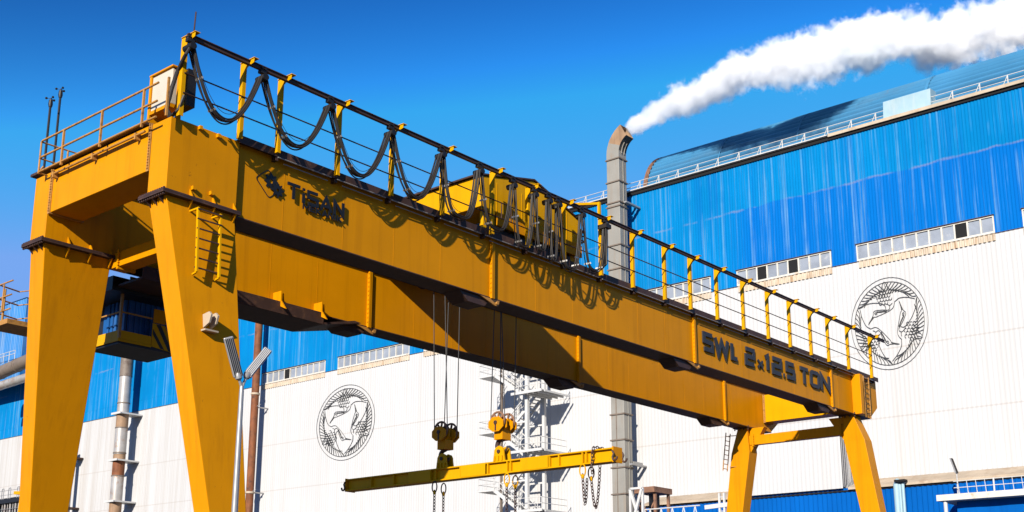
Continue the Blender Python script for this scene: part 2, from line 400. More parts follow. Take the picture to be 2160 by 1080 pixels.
# lower brace between the near legs and between the far legs
def brace(x0, x1, ya, yb, z0, z1, name='cross_brace'):
    b = mk(name, MB().box(x0, x1, ya, yb, z0, z1), 'yellow', crane); bevel(b, .012)
    for y in (ya+.45, yb-.45):
        f = MB().box(x0-.03, x1+.03, y-.04, y+.04, z0-.07, z1+.05)
        for k in range(6): z = z0+.02+k*(z1-z0-.06)/5; f.box(x0-.055, x0-.03, y-.075, y-.02, z, z+.04)
        mk('bolt_flange', f, 'yellow', b)
    return b
bq = on(270, 553, 'x', 16.42)
brace(16.42, 16.9, Y0+GW-.1, Y1+.15, 11.27, 11.68)
fz0, fz1 = on(1700, 926, 'x', 50.7).z, on(1700, 905.5, 'x', 50.7).z
brace(50.7, 51.0, YW+GW-.4, Y1W+.35, fz0, fz1)

# box stiffener, ladder and cage at the far end of the front girder
st = MB().box(50.45, 50.75, YW-.42, YW-.002, ZB-.05, ZT-.1)
bevel(mk('end_post', st, 'yellow', gF), .01)
ld = MB()
for x in (51.2, 51.75): ld.tube([(x, YW-.25, ZB-.1), (x, YW-.25, ZT-.05)], .03, 6)
for k in range(8): z = ZB+.05+k*.24; ld.tube([(51.2, YW-.25, z), (51.75, YW-.25, z)], .018, 6)
for z in (ZB+.3, ZT-.3):
    for x in (51.2, 51.75): ld.tube([(x, YW-.25, z), (x, YW-.001, z)], .02, 6)
mk('ladder', ld, 'rail', gF, True)
# ladder hanging beside the far rear leg
ld = MB(); a, b = on(1578, 922, 'y', Y1W+.9), on(1571, 985, 'y', Y1W+.9)
for dx in (0, .4): ld.tube([(50.1+dx, Y1W+1.0, 11.3), (50.1+dx, Y1W+1.25, 9.5)], .028, 6)
for k in range(8): z = 9.6+k*.22; y = Y1W+1.25-(z-9.5)/1.8*.25; ld.tube([(50.1, y, z), (50.5, y, z)], .018, 6)
for z in (11.2, 9.7): ld.tube([(50.5, Y1W+1.1, z), (50.7, Y1W+.6, z)], .02, 6)
mk('ladder', ld, 'rail', fR, True)
# ladder and pad eye on the near front leg
yl_ = Y0-.33
def lp(px, py, y=yl_): p = on(px, py, 'y', y); return p
A0, A1, B0, B1 = lp(415, 438), lp(412, 576), lp(460, 455), lp(461, 586)
ld = MB(); xa, xb = (A0.x+A1.x)/2, (B0.x+B1.x)/2; zt_, zb_ = A0.z, A1.z
for x in (xa, xb):
    ld.bar((x, yl_, zt_+.02), (x, yl_-.10, zb_), .045, .07, (0,1,0))
    ld.bar((x, yl_, zt_), (x, Y0+.02, zt_), .04, .04)
    ld.bar((x, yl_-.10, zb_), (x, Y0-.28, zb_-.03), .04, .04)
rg = MB()
for k in range(7): z = zb_+.12+k*(zt_-zb_-.15)/6; rg.bar((xa-.03, yl_-.05, z), (xb+.03, yl_-.05, z), .03, .03)
ld.bar((xa, yl_, zt_-.02), (xb, yl_, zt_-.02), .03, .04)
mk('ladder', ld, 'yellow2', lF); mk('ladder_rungs', rg, 'dark', lF)
q = on(447, 675, 'y', Y0-.6)
pe = MB()
for d in (-.10, .08): pe.prism([(Y0-.3, q.z-.22), (Y0-.3, q.z+.14), (Y0-.62, q.z+.18), (Y0-.70, q.z+.1), (Y0-.64, q.z-.08)], 'x', q.x+d, q.x+d+.045)
pe.box(q.x-.16, q.x+.2, Y0-.60, Y0-.26, q.z-.26, q.z-.221)
mk('pad_eye', pe, 'coping', lF)
sh = MB(); q = on(374, 700, 'x', 15.2); sh.lathe((15.12, q.y, q.z), (1,0,0), [(0,.06),(.1,.06)], 8).box(15.13, 15.3, q.y-.10, q.y+.10, q.z+.03, q.z+.07)
mk('hook', sh, 'dark', lF)
sh = MB(); q = on(66, 782, 'x', 15.2); sh.torus((15.19, q.y, q.z), (1,0,0), .07, .018, 10, 6).box(15.15, 15.3, q.y-.09, q.y+.09, q.z-.08, q.z-.04)
mk('hook', sh, 'dark', lR)

# ---- railing of the front walkway with bracketed posts and the cable rail
YP, YR = Y0-.14, Y0-.44
post_px = [(392,91),(516,145),(595,172),(718,228),(830,276),(936,323),(1040,365),(1115,402),(1190,445),(1268,455),(1335,503),(1402,533),(1456,556),(1512,580),
           (1567,603),(1619,627),(1665,648),(1709,667),(1746,682),(1788,702),(1836,720)]
post_x = [on(x-2, y+4, 'y', YP).x for x, y in post_px]
ZR = 15.28
rl = MB()
for dz in (.58, 1.08): rl.tube([(post_x[0], YP-.07, ZT+dz), (post_x[-1], YP-.07, ZT+dz)], .018, 6)
for xx, zz in ((25.9, 1.06), (26.35, 1.06)): rl.tube([(xx, YP-.07, ZT+zz), (xx, YP-.07, ZT+.58)], .018, 6)
railing = mk('railing', rl, 'dark', crane, True)
for i, x in enumerate(post_x):
    big = (i == 9); zt = ZR+.05
    p = MB()
    p.box(x-.055, x-.04, YP-.06, YP+.06, ZT, zt).box(x-.039, x+.055, YP-.06, YP-.045, ZT, zt).box(x-.039, x+.055, YP+.045, YP+.06, ZT, zt)
    # curved bracket arm reaching out over the cable rail
    arc = [(YP-.06, zt-.42)] + [(YP-.06-.24*(1-math.cos(a)), zt-.42+.34*math.sin(a)) for a in (.5, 1.0, 1.35, 1.57)] + [(YR-.16, zt-.05), (YR-.18, zt+.06), (YP+.06, zt+.06), (YP+.06, zt-.2)]
    p.prism(arc, 'x', x-.052, x-.036)
    p.box(x-.075, x+.075, YR-.2, YP+.06, zt+.061, zt+.08)
    bevel(mk('post', p, 'yellow2', railing), .004)
# cable rail (I-section)
cr = MB().box(14.45, 53.2, YR-.045, YR+.045, ZR-.03, ZR-.012).box(14.45, 53.2, YR-.012, YR+.012, ZR-.012, ZR+.075).box(14.45, 53.2, YR-.045, YR+.045, ZR+.075, ZR+.095)
crail = mk('cable_rail', cr, 'dark', crane)
# overhead portal at the towing clamp
xq = post_x[9]
po = MB().bar((xq-.05, YP+.0, ZR+.12), (xq-.05, YP+.0, ZR+.72), .09, .09).bar((xq-.05, YP+.045, ZR+.68), (xq-1.15, YP+1.0, ZR+.55), .08, .08)
mk('tow_arm', po, 'yellow2', crail)

# ---- festoon: cable bundles looping between hangers
hang_px = [(400,100),(553,163),(695,226),(823,283),(930,328),(1010,368),(1080,400),(1125,412),(1155,428),(1175,440),(1225,462),(1275,480)]
hx = [on(x, y, 'y', YR).x for x, y in hang_px]
lows = [13.54, 13.56, 13.42, 13.44, 13.36, 13.40, 13.22, 13.30, 13.10, 13.05, 13.28]
def loop(xa, xb, zl, j, k):
    yo = YR + (-.09, -.045, 0, .05, .10)[j]; dep = (0, .06, .02, -.03, .05)[j] + k*.02
    n = 30; zt = ZR-.20; pts = []
    w = xb-xa
    for i in range(n+1):
        t = i/n; s = 2*t-1; s = math.copysign(abs(s)**.7, s) if xb-xa < 1.75 else s
        # parabola hung from narrow saddles, bulging when the hangers are close
        ex = 2.0 if w > 1.75 else 3.4
        x = xa+.06 + (w-.12)*(.5+.5*math.copysign(abs(s)**(1.0), s)) 
        z = zl+dep + (zt-zl-dep)*abs(s)**ex
        pts.append((x, yo + .02*math.sin(j*2+t*5), z))
    return pts
for k in range(len(hx)-1):
    b = MB()
    for j in range(5 if k < 5 else 4): b.tube(loop(hx[k], hx[k+1], lows[k], j, k % 3), (.026, .022, .026, .019, .024)[j]*(1 if k < 5 else .82), 8)
    thin = loop(hx[k], hx[k+1], lows[k]+.14, 2, 0)
    if k < 5: b.tube([(p[0], p[1]-.05, p[2]+.04) for p in thin], .007, 5)
    f = mk('festoon_cable', b, 'rubber', crail, True)
for k, x in enumerate(hx):
    h = MB().box(x-.09, x+.09, YR-.06, YR+.06, ZR-.11, ZR-.035).lathe((x-.05, YR-.075, ZR+.02), (0,1,0), [(0,.035),(.15,.035)], 10).lathe((x+.05, YR-.075, ZR+.02), (0,1,0), [(0,.035),(.15,.035)], 10)
    h.lathe((x, YR-.17, ZR-.24), (0,1,0), [(0,.085),(.34,.085)], 14)
    mk('cable_trolley', h, 'black', crail, True)
# white cable ties along the bundles
for k in range(len(hx)-1):
    for t in (.16, .34) if k < 9 else (.3, .72):
        a = loop(hx[k], hx[k+1], lows[k], 0, k % 3); i = int(t*30); p, q = Vector(a[i]), Vector(a[i+1]); d = (q-p).normalized()
        mk('cable_tie', MB().bar((p.x, YR-.135, p.z), (p.x, YR+.14, p.z+.01), .024, .05, d), 'tie' if k >= 9 else 'lampgrey', crail)
# tow clamp bundle and the drop to the junction box
cl = MB()
for j in range(4): cl.tube([(hx[-1]-.02+.03*j, YR-.1+.06*j, ZR-.15), (hx[-1]+.03*j, YR-.1+.05*j, ZR-.6), (hx[-1]+.02, YR-.05+.05*j, ZT+.3), (hx[-1]-.1, YR+.1, ZT+.1)], .033, 8)
cl.box(hx[-1]-.14, hx[-1]+.14, YR-.18, YR+.18, ZR-.34, ZR-.20)
mk('tow_clamp', cl, 'rubber', crail, True)
j0 = Vector((hx[0], YR, ZR-.2)); jl = on(345, 225, 'x', XA+.02)
q1, q2, q3 = on(372, 150, 'x', XA+.05), on(358, 190, 'x', XA+.0), on(350, 232, 'x', XA-.05)
cb = MB()
for j in range(4):
    o = Vector((.02*j, .055*j-.08, 0))
    cb.tube([j0+o, j0+o+Vector((-.1,.05,-.25)), q1+o, q2+o*1.2, q3+o+Vector((0,.03,.02)), q3+o+Vector((.06,-.08,-.16)), q3+o+Vector((.12,-.25,-.05)), q2+o+Vector((.15,-.3,-.2))], .04, 8)
mk('festoon_cable', cb, 'rubber', crail, True)

# ---- near end railing along Y, cabinet, masts
xr = XA-.25
ya, yb = Y0+.25, on(88, 298, 'x', xr).y
zt3 = on(88, 298, 'x', xr).z; zr = [zt3-.0, zt3-.46, zt3-.86]
rl = MB()
for z in zr:
    rl.tube([(xr, ya, z), (xr, yb-.05, z), (xr, yb, z-.03)], .027, 8)
    rl.tube([(xr, yb, z-.02), (xr+1.9, yb, z-.02)], .022, 8)
rl.tube([(xr, yb, zr[0]-.02), (xr, yb, zr[2]-.04)], .027, 8)
rl.tube([(xr+.75, yb, zr[0]-.02), (xr+.75, yb, 13.58)], .026, 8).tube([(xr, yb, zr[2]), (xr+.1, yb-.02, 13.58)], .02, 8)
erail = mk('railing', rl, 'rail', crane, True)
for px, py in ((305,187), (217,230), (136,272), (357,160)):
    y = on(px, py, 'x', xr).y
    mk('post', MB().bar((xr, y, zr[0]), (xr, y, 13.30), .05, .05, (0,1,0)), 'rail', erail)
# far-side railing of rear girder glimpsed behind
rb = MB(); yb2 = Y1W+GW+.25
for dz in (.55, 1.05): rb.tube([(16, yb2, ZT+dz), (53, yb2, ZT+dz)], .02, 6)
for i in range(20): x = 16+i*1.95; rb.tube([(x, yb2, ZT+.04), (x, yb2, ZT+1.06)], .024, 6)
mk('railing', rb, 'dark', crane, True)
# cabinet
c0, c1 = on(326, 180, 'x', XA+.25), on(362, 238, 'x', XA+.25)
jb = MB().box(XA+.2, XA+.52, c1.y, c0.y, 13.95, 14.85)
jbo = mk('junction_box', jb, 'beige', crane); bevel(jbo, .015)
mk('box_frame', MB().box(XA+.17, XA+.56, c0.y+.001, c0.y+.09, 13.55, 14.88).box(XA+.17, XA+.56, c1.y, c0.y, 13.86, 13.949).box(XA+.16, XA+.56, c1.y-.05, c0.y+.1, 14.881, 14.92)
   .box(XA+.3, XA+.4, c1.y-.16, c1.y-.06, ZT, 14.9), 'yellow', jbo)
mk('box_side', MB().box(XA+.56, XA+.8, c1.y-.1, c1.y+.35, 14.0, 14.95), 'black', jbo)
# whip antenna on the first post, two anemometer masts
an = MB().tube([(post_x[0]+.02, YR, ZR+.1), (post_x[0]+.04, YR, ZR+.72)], .018, 6); mk('antenna', an, 'dark', crane, True)
for (tx, ty, bx_, by_, xx) in ((106, 226, 92, 345, xr+.35), (127, 206, 110, 345, xr+.75)):
    t, b = on(tx, ty, 'x', xx), on(bx_, by_, 'x', xx)
    a = MB().tube([(xx, t.y, 13.55), (xx, t.y, t.z)], .034, 8).lathe((xx, t.y, t.z), (0,0,1), [(0,.045),(.08,.06),(.2,.05),(.22,.02)], 10)
    am = mk('anemometer', a, 'black', crane, True)
    cu = MB()
    for k in range(3):
        d = Vector((math.cos(k*2.1+.4), math.sin(k*2.1+.4), 0)); p = Vector((xx, t.y, t.z+.25))
        cu.tube([p, p+d*.11], .008, 5).lathe(p+d*.12, d, [(-.03,.02),(0,.035),(.03,.02)], 8)
    cu.tube([(xx, t.y, t.z+.2), (xx, t.y, t.z+.27)], .012, 6)
    mk('wind_cup', cu, 'black', am, True)

# ---- cab hung beside the rear girder
XC, YC, ZC = 17.5, 29.25, 9.76
cabp = MB().box(XC+.45, 19.9, YC+.42, YC+2.2, ZC+.05, 11.5).box(XC-.45, 20.4, YC-.2, YC+2.9, 11.02, 11.42)  # body and roof block, coloured black for the shade under the rear girder
# ribbed sheet faces
rib = 0
cab = mk('operator_cab', cabp, 'black', crane)
sh = MB()
y = YC+.42
n = 9
for k in range(n):
    x = XC+.50+k*.17; sh.box(x, x+.08, YC+.36, YC+.419, ZC+.06, ZC+1.55)
for k in range(5):
    yy = YC+.45+k*.20; sh.box(XC+.39, XC+.449, yy, yy+.10, ZC+.06, ZC+1.75)
sh.box(XC+.47, 19.88, YC+.395, YC+.418, ZC+.06, ZC+1.55)
sh.box(XC+.43, XC+.448, YC+.43, YC+1.6, ZC+.06, ZC+1.75)
mk('ribbed_panel', sh, 'cabblue', cab)
dkk = MB().box(XC, 19.4, YC, YC+1.5, ZC-.16, ZC)
mk('cab_floor', dkk, 'black', cab)
kp = MB().box(XC-.03, XC-.001, YC-.03, YC+1.2, ZC-.03, ZC+.22).box(XC, XC+1.0, YC-.03, YC-.001, ZC-.03, ZC+.22)
kp.box(XC-.05, XC-.031, YC-.05, YC+1.2, ZC-.1, ZC-.04).box(XC-.03, XC+1.0, YC-.05, YC-.031, ZC-.1, ZC-.04)
mk('kick_plate', kp, 'yellow2', cab)
cr_ = MB()
for z in (ZC+.75, ZC+1.38):
    cr_.tube([(XC, YC+1.25, z), (XC, YC, z), (XC+1.0, YC, z)], .026, 8)
for z0 in (0,): cr_.bar((XC, YC, ZC+.0), (XC, YC, ZC+1.4), .07, .07, (0,1,0))
mk('cab_railing', cr_, 'rail', cab, True)
hz = MB().box(XC+1.03, XC+1.42, YC-.04, YC-.01, ZC+.64, ZC+1.04)
mk('guard_panel', hz, 'yellow', cab)
hz = MB().prism([(XC+1.02, ZC-.06), (XC+1.85, ZC-.14), (XC+1.42, ZC+.60), (XC+1.02, ZC+.62)], 'y', YC-.03, YC-.005)
hp_ = mk('hazard_panel', hz, 'yellow2', cab)
hs_ = MB()
for a, b, c_, d in (((1.03,.30),(1.03,.46),(1.44,-.09),(1.31,-.08)), ((1.13,.60),(1.28,.60),(1.72,-.12),(1.58,-.11))):
    hs_.prism([(XC+a[0], ZC+a[1]), (XC+b[0], ZC+b[1]), (XC+c_[0], ZC+c_[1]), (XC+d[0], ZC+d[1])], 'y', YC-.034, YC-.031)
mk('hazard_stripe', hs_, 'black', cab)
w1, w2 = on(272, 606, 'y', YC+.41), on(284, 590, 'y', YC+.41)
mk('cab_window', MB().box(w1.x, w2.x+.1, YC+.36, YC+.40, w1.z, w2.z+.05), 'skyglass', cab)
# access platform with looped rails on the far side of the rear leg
q = on(40, 690, 'x', 18.2)
ap = MB().box(17.4, 18.8, q.y-.8, q.y+.42, q.z-.16, q.z)
apf = mk('access_platform', ap, 'rail', crane)
rr = MB(); ye = q.y+.40
for z in (.35, .82, 1.28):
    rr.tube([(17.5, q.y-.7, q.z+z), (17.5, ye-.25, q.z+z), (18.3, ye, q.z+z)], .026, 8)
    rr.tube([(18.3, ye, q.z+z), (18.75, q.y-.8, q.z+z)], .02, 8)
rr.tube([(17.55, q.y-.15, q.z), (17.55, q.y-.15, q.z+1.1)], .04, 8).tube([(17.5, ye-.55, q.z+1.28), (17.5, ye-.55, q.z+.35)], .026, 8)
mk('platform_railing', rr, 'rail', apf, True)

# ---- service platform under the rear girder
sp = MB().box(17.2, 23.6, Y1W-.35, Y1W+GW+.4, ZB-.42, ZB-.36).box(17.2, 23.6, Y1W-.37, Y1W-.33, ZB-.42, ZB-.05)
sp.prism([(23.6, ZB-.42), (23.6, ZB-.36), (24.9, ZB-.04), (25.2, ZB-.06)], 'y', Y1W-.35, Y1W+GW+.4)
spo = mk('service_platform', sp, 'dark', crane)
for x in (17.9, 21.9, 23.5):
    bk = MB().prism([(Y1W-.38, ZB+.28), (Y1W+.0, ZB+.28), (Y1W-.001, ZB-.03), (Y1W-.62, ZB-.32), (Y1W-.38, ZB-.02)], 'x', x, x+.05).prism([(Y1W-.36, ZB+.24), (Y1W-.002, ZB+.24), (Y1W-.002, ZB+.02), (Y1W-.34, ZB+.0)], 'x', x+.13, x+.17)
    mk('bracket', bk, 'yellow', spo)

# ---- writing: mitred stroke letters
GL = {'S': [[(1,1),(0,1),(0,.52),(1,.48),(1,0),(0,0)]], 'W': [[(0,1),(.22,0),(.5,.85),(.78,0),(1,1)]], 'L': [[(0,1),(0,0),(1,0)]],
      '2': [[(0,1),(1,1),(1,.5),(0,.5),(0,0),(1,0)]], 'x': [[(0,1),(1,0)], [(0,0),(1,1)]], '1': [[(0,.86),(.55,1),(.55,0)]], '.': [[(0,.5),(1,.5)]],
      '5': [[(1,1),(0,1),(0,.5),(1,.5),(1,0),(0,0)]], 'T': [[(0-.08,1),(1.08,1)], [(.5,.89),(.5,-.1)]], 'O': [[(0,.12),(0,.88),(.14,1),(.86,1),(1,.88),(1,.12),(.86,0),(.14,0)]],
      'N': [[(0,-.1),(0,1),(1,0),(1,1.1)]], 'i': [[(.5,-.1),(.5,.68)], [(.5,.92),(.5,1.12)]], 'A': [[(0,-.1),(.5,1),(1,-.1)], [(.2,.28),(.8,.28)]],
      'M': [[(0,-.1),(0,1),(.5,.25),(1,1),(1,-.1)]], 'E': [[(1,1),(0,1),(0,0),(1,0)], [(.1,.5),(.9,.5)]], 'K': [[(0,-.1),(0,1.1)], [(1,1.05),(.14,.5),(1,-.05)]], 'I': [[(.5,-.1),(.5,1.1)]]}
def glyph(ch, x0, x1, z0, z1, th, yb, d0, d1, m, parent):
    b = MB(); h = th/2; ax, bx = x0+h, x1-h; az, bz = z0+h, z1-h
    for i, st in enumerate(GL[ch]):
        pts = [(ax+(bx-ax)*u, az+(bz-az)*v) for u, v in st]
        b.ribbon(pts, th, lambda u, v, d: (u, yb-d, v), d0, d1-.003*i, closed=(ch == 'O'))
    return mk('letter', b, m, parent)
def frontp(px, py): return on(px, py, 'y', YW-.06)
sg = gF
# first line
a, b_ = frontp(605, 384), frontp(727, 436)
x = a.x; tot = b_.x-a.x
for ch, w in (('T',.235),('i',.10),('S',.215),('A',.24),('N',.21)):
    w_ = w*tot; dz = (.02 if ch == 'T' else 0)
    glyph(ch, x+.015, x+w_-.02, a.z-.40-.02*(x-a.x), a.z-.02*(x-a.x)+dz, .078, YW, .05, .085, 'letters', sg); x += w_
a, b_ = frontp(638, 427), frontp(722, 461)
x = a.x; tot = b_.x-a.x
for ch, w in (('M',.18),('E',.14),('K',.15),('A',.16),('N',.15),('I',.07),('K',.15)):
    w_ = w*tot; glyph(ch, x+.01, x+w_-.015, a.z-.17-.02*(x-a.x), a.z-.02*(x-a.x), .034, YW, .055, .08, 'letters', sg); x += w_
# gear emblem in a slanted rounded frame
lg0 = lambda px, py: (lambda p: (p.x, p.z))(frontp(px, py))
fr = []
cor = [lg0(569.5, 356), lg0(596, 398), lg0(570, 417), lg0(542, 373)]
for i in range(4):
    P0, P1, P2 = Vector(cor[i-1]), Vector(cor[i]), Vector(cor[(i+1) % 4])
    a_ = P1+(P0-P1).normalized()*.09; c_ = P1+(P2-P1).normalized()*.09
    for t in (0, .25, .5, .75, 1): fr.append(tuple(a_*(1-t)**2+P1*2*t*(1-t)+c_*t*t))
mk('emblem_frame', MB().ribbon(fr, .022, lambda u, v, d: (u, YW-d, v), .002, .012, closed=True), 'letters', sg)
def gear(px, py, r0, r1, teeth, d):
    cx_, cz_ = lg0(px, py); b = MB(); rings = []
    n = teeth*4
    for k in range(n+1):
        t = 2*math.pi*k/n; r = r1 if k % 4 in (0, 1) else r1*.70
        if k % 4 == 1: t -= .02
        i_, o_ = (cx_+r0*math.cos(t), cz_+r0*math.sin(t)), (cx_+r*math.cos(t), cz_+r*math.sin(t))
        rings.append([(i_[0], YW-d, i_[1]), (o_[0], YW-d, o_[1]), (o_[0], YW-d-.02, o_[1]), (i_[0], YW-d-.02, i_[1])])
    b.loft(rings, caps=False); return mk('gear_emblem', b, 'letters', sg)
gear(574.5, 382, .055, .215, 8, .004); gear(587, 401, .045, .19, 8, .027)
# rating plate text
LS = gF
spec = [('S',150,300),('W',312,525),('L',550,650),('2',750,890),('x',928,1010),('1',1030,1115),('2',1135,1275),('.',1285,1325),('5',1335,1460),('T',1535,1655),('O',1680,1815),('N',1828,1962)]
for ch, l, r in spec:
    pl, pr = (lambda q: on(1460+q/6.75, 690+(88+(q-200)*.357+110)/6.75, 'y', YW-.05).x)(l), (lambda q: on(1460+q/6.75, 690+(88+(q-200)*.357+110)/6.75, 'y', YW-.05).x)(r)
    zt_ = 12.86; zb_ = 12.11
    if ch == 'x': zt_, zb_ = 12.52, 12.14
    if ch == '.': zt_, zb_ = 12.29, 12.11
    glyph(ch, pl, pr, zb_, zt_, .17 if ch not in 'x' else .09, YW, .02, .075, 'letters2', LS)

# ------------------------------------------------------------------ TROLLEY on top of the girders
XT0, XT1, YT0, YT1 = 25.55, 30.45, 23.05, 28.9
tro = thing('hoist_trolley', (28, 26, 13.57), 'yellow gabled hoist trolley house riding on top of the crane girders', 'hoist trolley')
hb = MB()
gb = [(XT0, 14.42), (XT1, 14.05), (XT1, 15.30), (28.1, 16.0), (XT0, 15.42)]
hb.prism(gb, 'y', YT0, YT1)
ho = mk('housing', hb, 'yellow2', tro); bevel(ho, .02)
rf = MB().prism([(XT0-.12, 15.42), (28.1, 16.02), (XT1+.1, 15.31), (XT1+.1, 15.35), (28.1, 16.07), (XT0-.12, 15.47)], 'y', YT0-.04, YT1+.15)
mk('roof', rf, 'dark', ho)
ed = MB()
for x in (26.3, 27.5, 28.7, 29.8):
    ed.box(x-.01, x+.01, YT0-.012, YT0-.001, 14.4, 15.4)
ed.box(XT0+.02, XT1-.02, YT0-.05, YT0-.001, 14.34, 14.40)
mk('panel_seam', ed, 'yellow2', ho)
mk('trolley_frame', MB().box(XT0+.3, XT1-.3, YT0+.3, YT1-.3, 13.75, 14.04).box(XT0+.2, XT1-.4, YT0+.05, YT0+.45, 13.75, 13.95).box(XT0+.2, XT1-.4, YT1-.5, YT1-.1, 13.75, 13.95), 'black', tro)
mk('side_skirt', MB().box(26.2, XT1+.05, YT0-.10, YT0-.052, 13.98, 14.40), 'yellow', ho)
for x in (25.7, 27.9, 29.5):
    mk('frame_post', MB().box(x, x+.14, YT0+.02, YT0+.16, 13.6, 14.33), 'yellow2', tro)
for x in (26.3, 29.7):
    for y in (YW+GW*.72, Y1W+GW*.28):
        mk('wheel', MB().lathe((x, y-.06, ZT+.33), (0,1,0), [(0,.17),(.001,.18),(.12,.18),(.121,.17)], 18), 'dark', tro, True)
et = MB().box(30.1, 30.6, YT0+.1, YT0+.5, 13.62, 14.02).box(30.6, 30.75, YT0+.2, YT0+.4, 13.75, 13.95)
mk('end_truck', et, 'yellow2', tro)
gr = MB()
for z in (14.7, 15.05): gr.tube([(30.5, YT0+.1, z), (30.95, YT0+.1, z), (30.95, YT0+.9, z)], .03, 6)
gr.box(30.5, 30.75, YT0+.1, YT0+.45, 14.55, 15.1)
mk('tow_bracket', gr, 'dark', tro)
mk('rope_drum', MB().lathe((28, 24.0, 13.7), (0,1,0), [(0,.3),(.001,.42),(.06,.42),(.061,.33),(3.9,.33),(3.901,.42),(3.96,.42),(3.961,.3)], 20), 'dark', tro, True)

# ------------------------------------------------------------------ HOOK BLOCKS
XH = 28.0
def hook_block(px_c, py_top, py_mid, py_cross, py_hook, label, ropes, grp='hook blocks under the trolley'):
    c = on(px_c, py_mid, 'x', XH); t = thing('hook_block', (XH, c.y, on(px_c, py_hook, 'x', XH).z), label, 'hook block', grp)
    zc = c.z
    for k, dx in enumerate((-.23, .23)):
        # two side-by-side sheave cheeks; octagonal plates facing the -X and +X sides
        x = XH+dx
        oc = [(c.y+.33*math.cos(a), zc-.05+.25*math.sin(a)) for a in [math.pi/8+i*math.pi/4 for i in range(8)]]
        ck = MB()
        for d in (-.10, .07): ck.prism(oc, 'x', x+d, x+d+.03)
        co = mk('cheek_plate', ck, 'yellow', t)
        mk('axle_pin', MB().lathe((x-.13, c.y, zc-.0), (1,0,0), [(0,.065),(.26,.065)], 12).box(x-.12, x-.101, c.y-.025, c.y+.025, zc-.25, zc-.05), 'dark', co, True)
        sv = MB().torus((x, c.y, zc+.06), (1,0,0), .28, .035, 32, 8)
        for i in range(8):
            a = i*math.pi/4+.2; sv.bar((x, c.y, zc+.06), (x, c.y+.27*math.cos(a), zc+.06+.27*math.sin(a)), .05, .05, (1,0,0))
        mk('sheave', sv, 'rustbox', t, True)
    zx = on(px_c, py_cross, 'x', XH).z
    mk('crosshead', MB().box(XH-.20, XH+.20, c.y-.17, c.y+.17, zx-.17, zx+.14).box(XH-.30, XH+.30, c.y-.12, c.y+.12, zx+.141, zc-.12), 'yellow', t)
    zh = on(px_c, py_hook, 'x', XH).z
    hk = MB().tube([(XH, c.y, zx-.2), (XH, c.y, zh+.28)], .07, 10)
    hk.tube([(XH, c.y+.21*math.sin(a), zh+.06+.21*math.cos(a)) for a in [i*.3 for i in range(0, 16)]], [.075]*9+[.07,.065,.06,.05,.045,.035,.02], 10)
    mk('hook', hk, 'dark', t, True)
    zr = zc+.1
    for dy, dx, ty in ropes:
        mk('wire_rope', MB().tube([(XH+dx, c.y+dy, zr), (XH+dx, c.y+ty, 13.8)], .016, 5), 'rope', t, True)
    return t, c
ropes = [(.29, -.23, .45), (-.29, -.23, -.05), (.29, .23, .15), (-.29, .23, -.35)]
hb1, c1_ = hook_block(940, 893, 914, 938, 966, 'shaded hook block on the left, brown in the shadow of the girder', ropes)
hb2, c2_ = hook_block(1060, 873, 894, 917, 944, 'sunlit yellow hook block on the right, before the white stair tower', [(.29, -.23, .10), (-.29, -.23, -.05), (.29, .23, .3), (-.29, .23, -.4)])

# ------------------------------------------------------------------ SPREADER BEAM
pL, pR = on(740, 1012, 'x', XH), on(1300, 945, 'x', XH)
pLb, pRb = on(740, 1033, 'x', XH), on(1300, 975, 'x', XH)
zt_, zb_ = (pL.z+pR.z)/2, (pLb.z+pRb.z)/2-.03
yL, yR = pL.y, pR.y
sb = thing('spreader_beam', (XH, (yL+yR)/2, zb_), 'long yellow spreader beam hanging level from the two hook blocks', 'spreader beam')
wx = .20
bm_ = MB().box(XH-wx, XH+wx, yR, yL, zt_-.045, zt_).box(XH-wx, XH+wx, yR, yL, zb_, zb_+.045).box(XH-.10, XH+.10, yR+.01, yL-.01, zb_+.046, zt_-.046)
beam = mk('beam', bm_, 'yellow2', sb); bevel(beam, .008)
def yat(px, py): return on(px, py, 'x', XH-wx).y
pl = MB()
for a, b in ((972, 1024), (1098, 1156), (862, 908)):
    pl.box(XH-wx-.012, XH-wx-.001, yat(b, 985), yat(a, 985), zb_+.03, zt_-.01)
mk('cover_plate', pl, 'yellow2', sb)
for px in (783, 830, 908, 918, 970, 1028, 1069, 1076, 1158, 1178, 1228, 1236):
    y = yat(px, 985); mk('stiffener', MB().box(XH-wx+.002, XH-.101, y-.02, y+.02, zb_+.046, zt_-.046).box(XH+.101, XH+wx-.002, y-.02, y+.02, zb_+.046, zt_-.046), 'yellow2', sb)
for c_, py_t in ((c1_, 950), (c2_, 938)):
    lgm = MB()
    zl = zt_+.60
    for dx in (-.17, .12):
        pts = [(c_.y-.24, zt_+.001), (c_.y+.24, zt_+.001), (c_.y+.2, zt_+.24)] + [(c_.y+.2*math.cos(a), zt_+.28+.2*math.sin(a)) for a in (0.3, .8, 1.57, 2.3, 2.84)] + [(c_.y-.2, zt_+.24)]
        lgm.prism(pts, 'x', XH+dx, XH+dx+.05)
        for k in (-1, 0, 1): lgm.box(XH+dx-.05 if dx < 0 else XH+dx+.05, XH+dx if dx < 0 else XH+dx+.10, c_.y+k*.15-.02, c_.y+k*.15+.02, zt_+.002, zt_+.16)
    lo = mk('lifting_lug', lgm, 'yellow2', sb)
    mk('lug_pin', MB().lathe((XH-.21, c_.y, zt_+.30), (1,0,0), [(0,.06),(.42,.06)], 12), 'dark', lo, True)
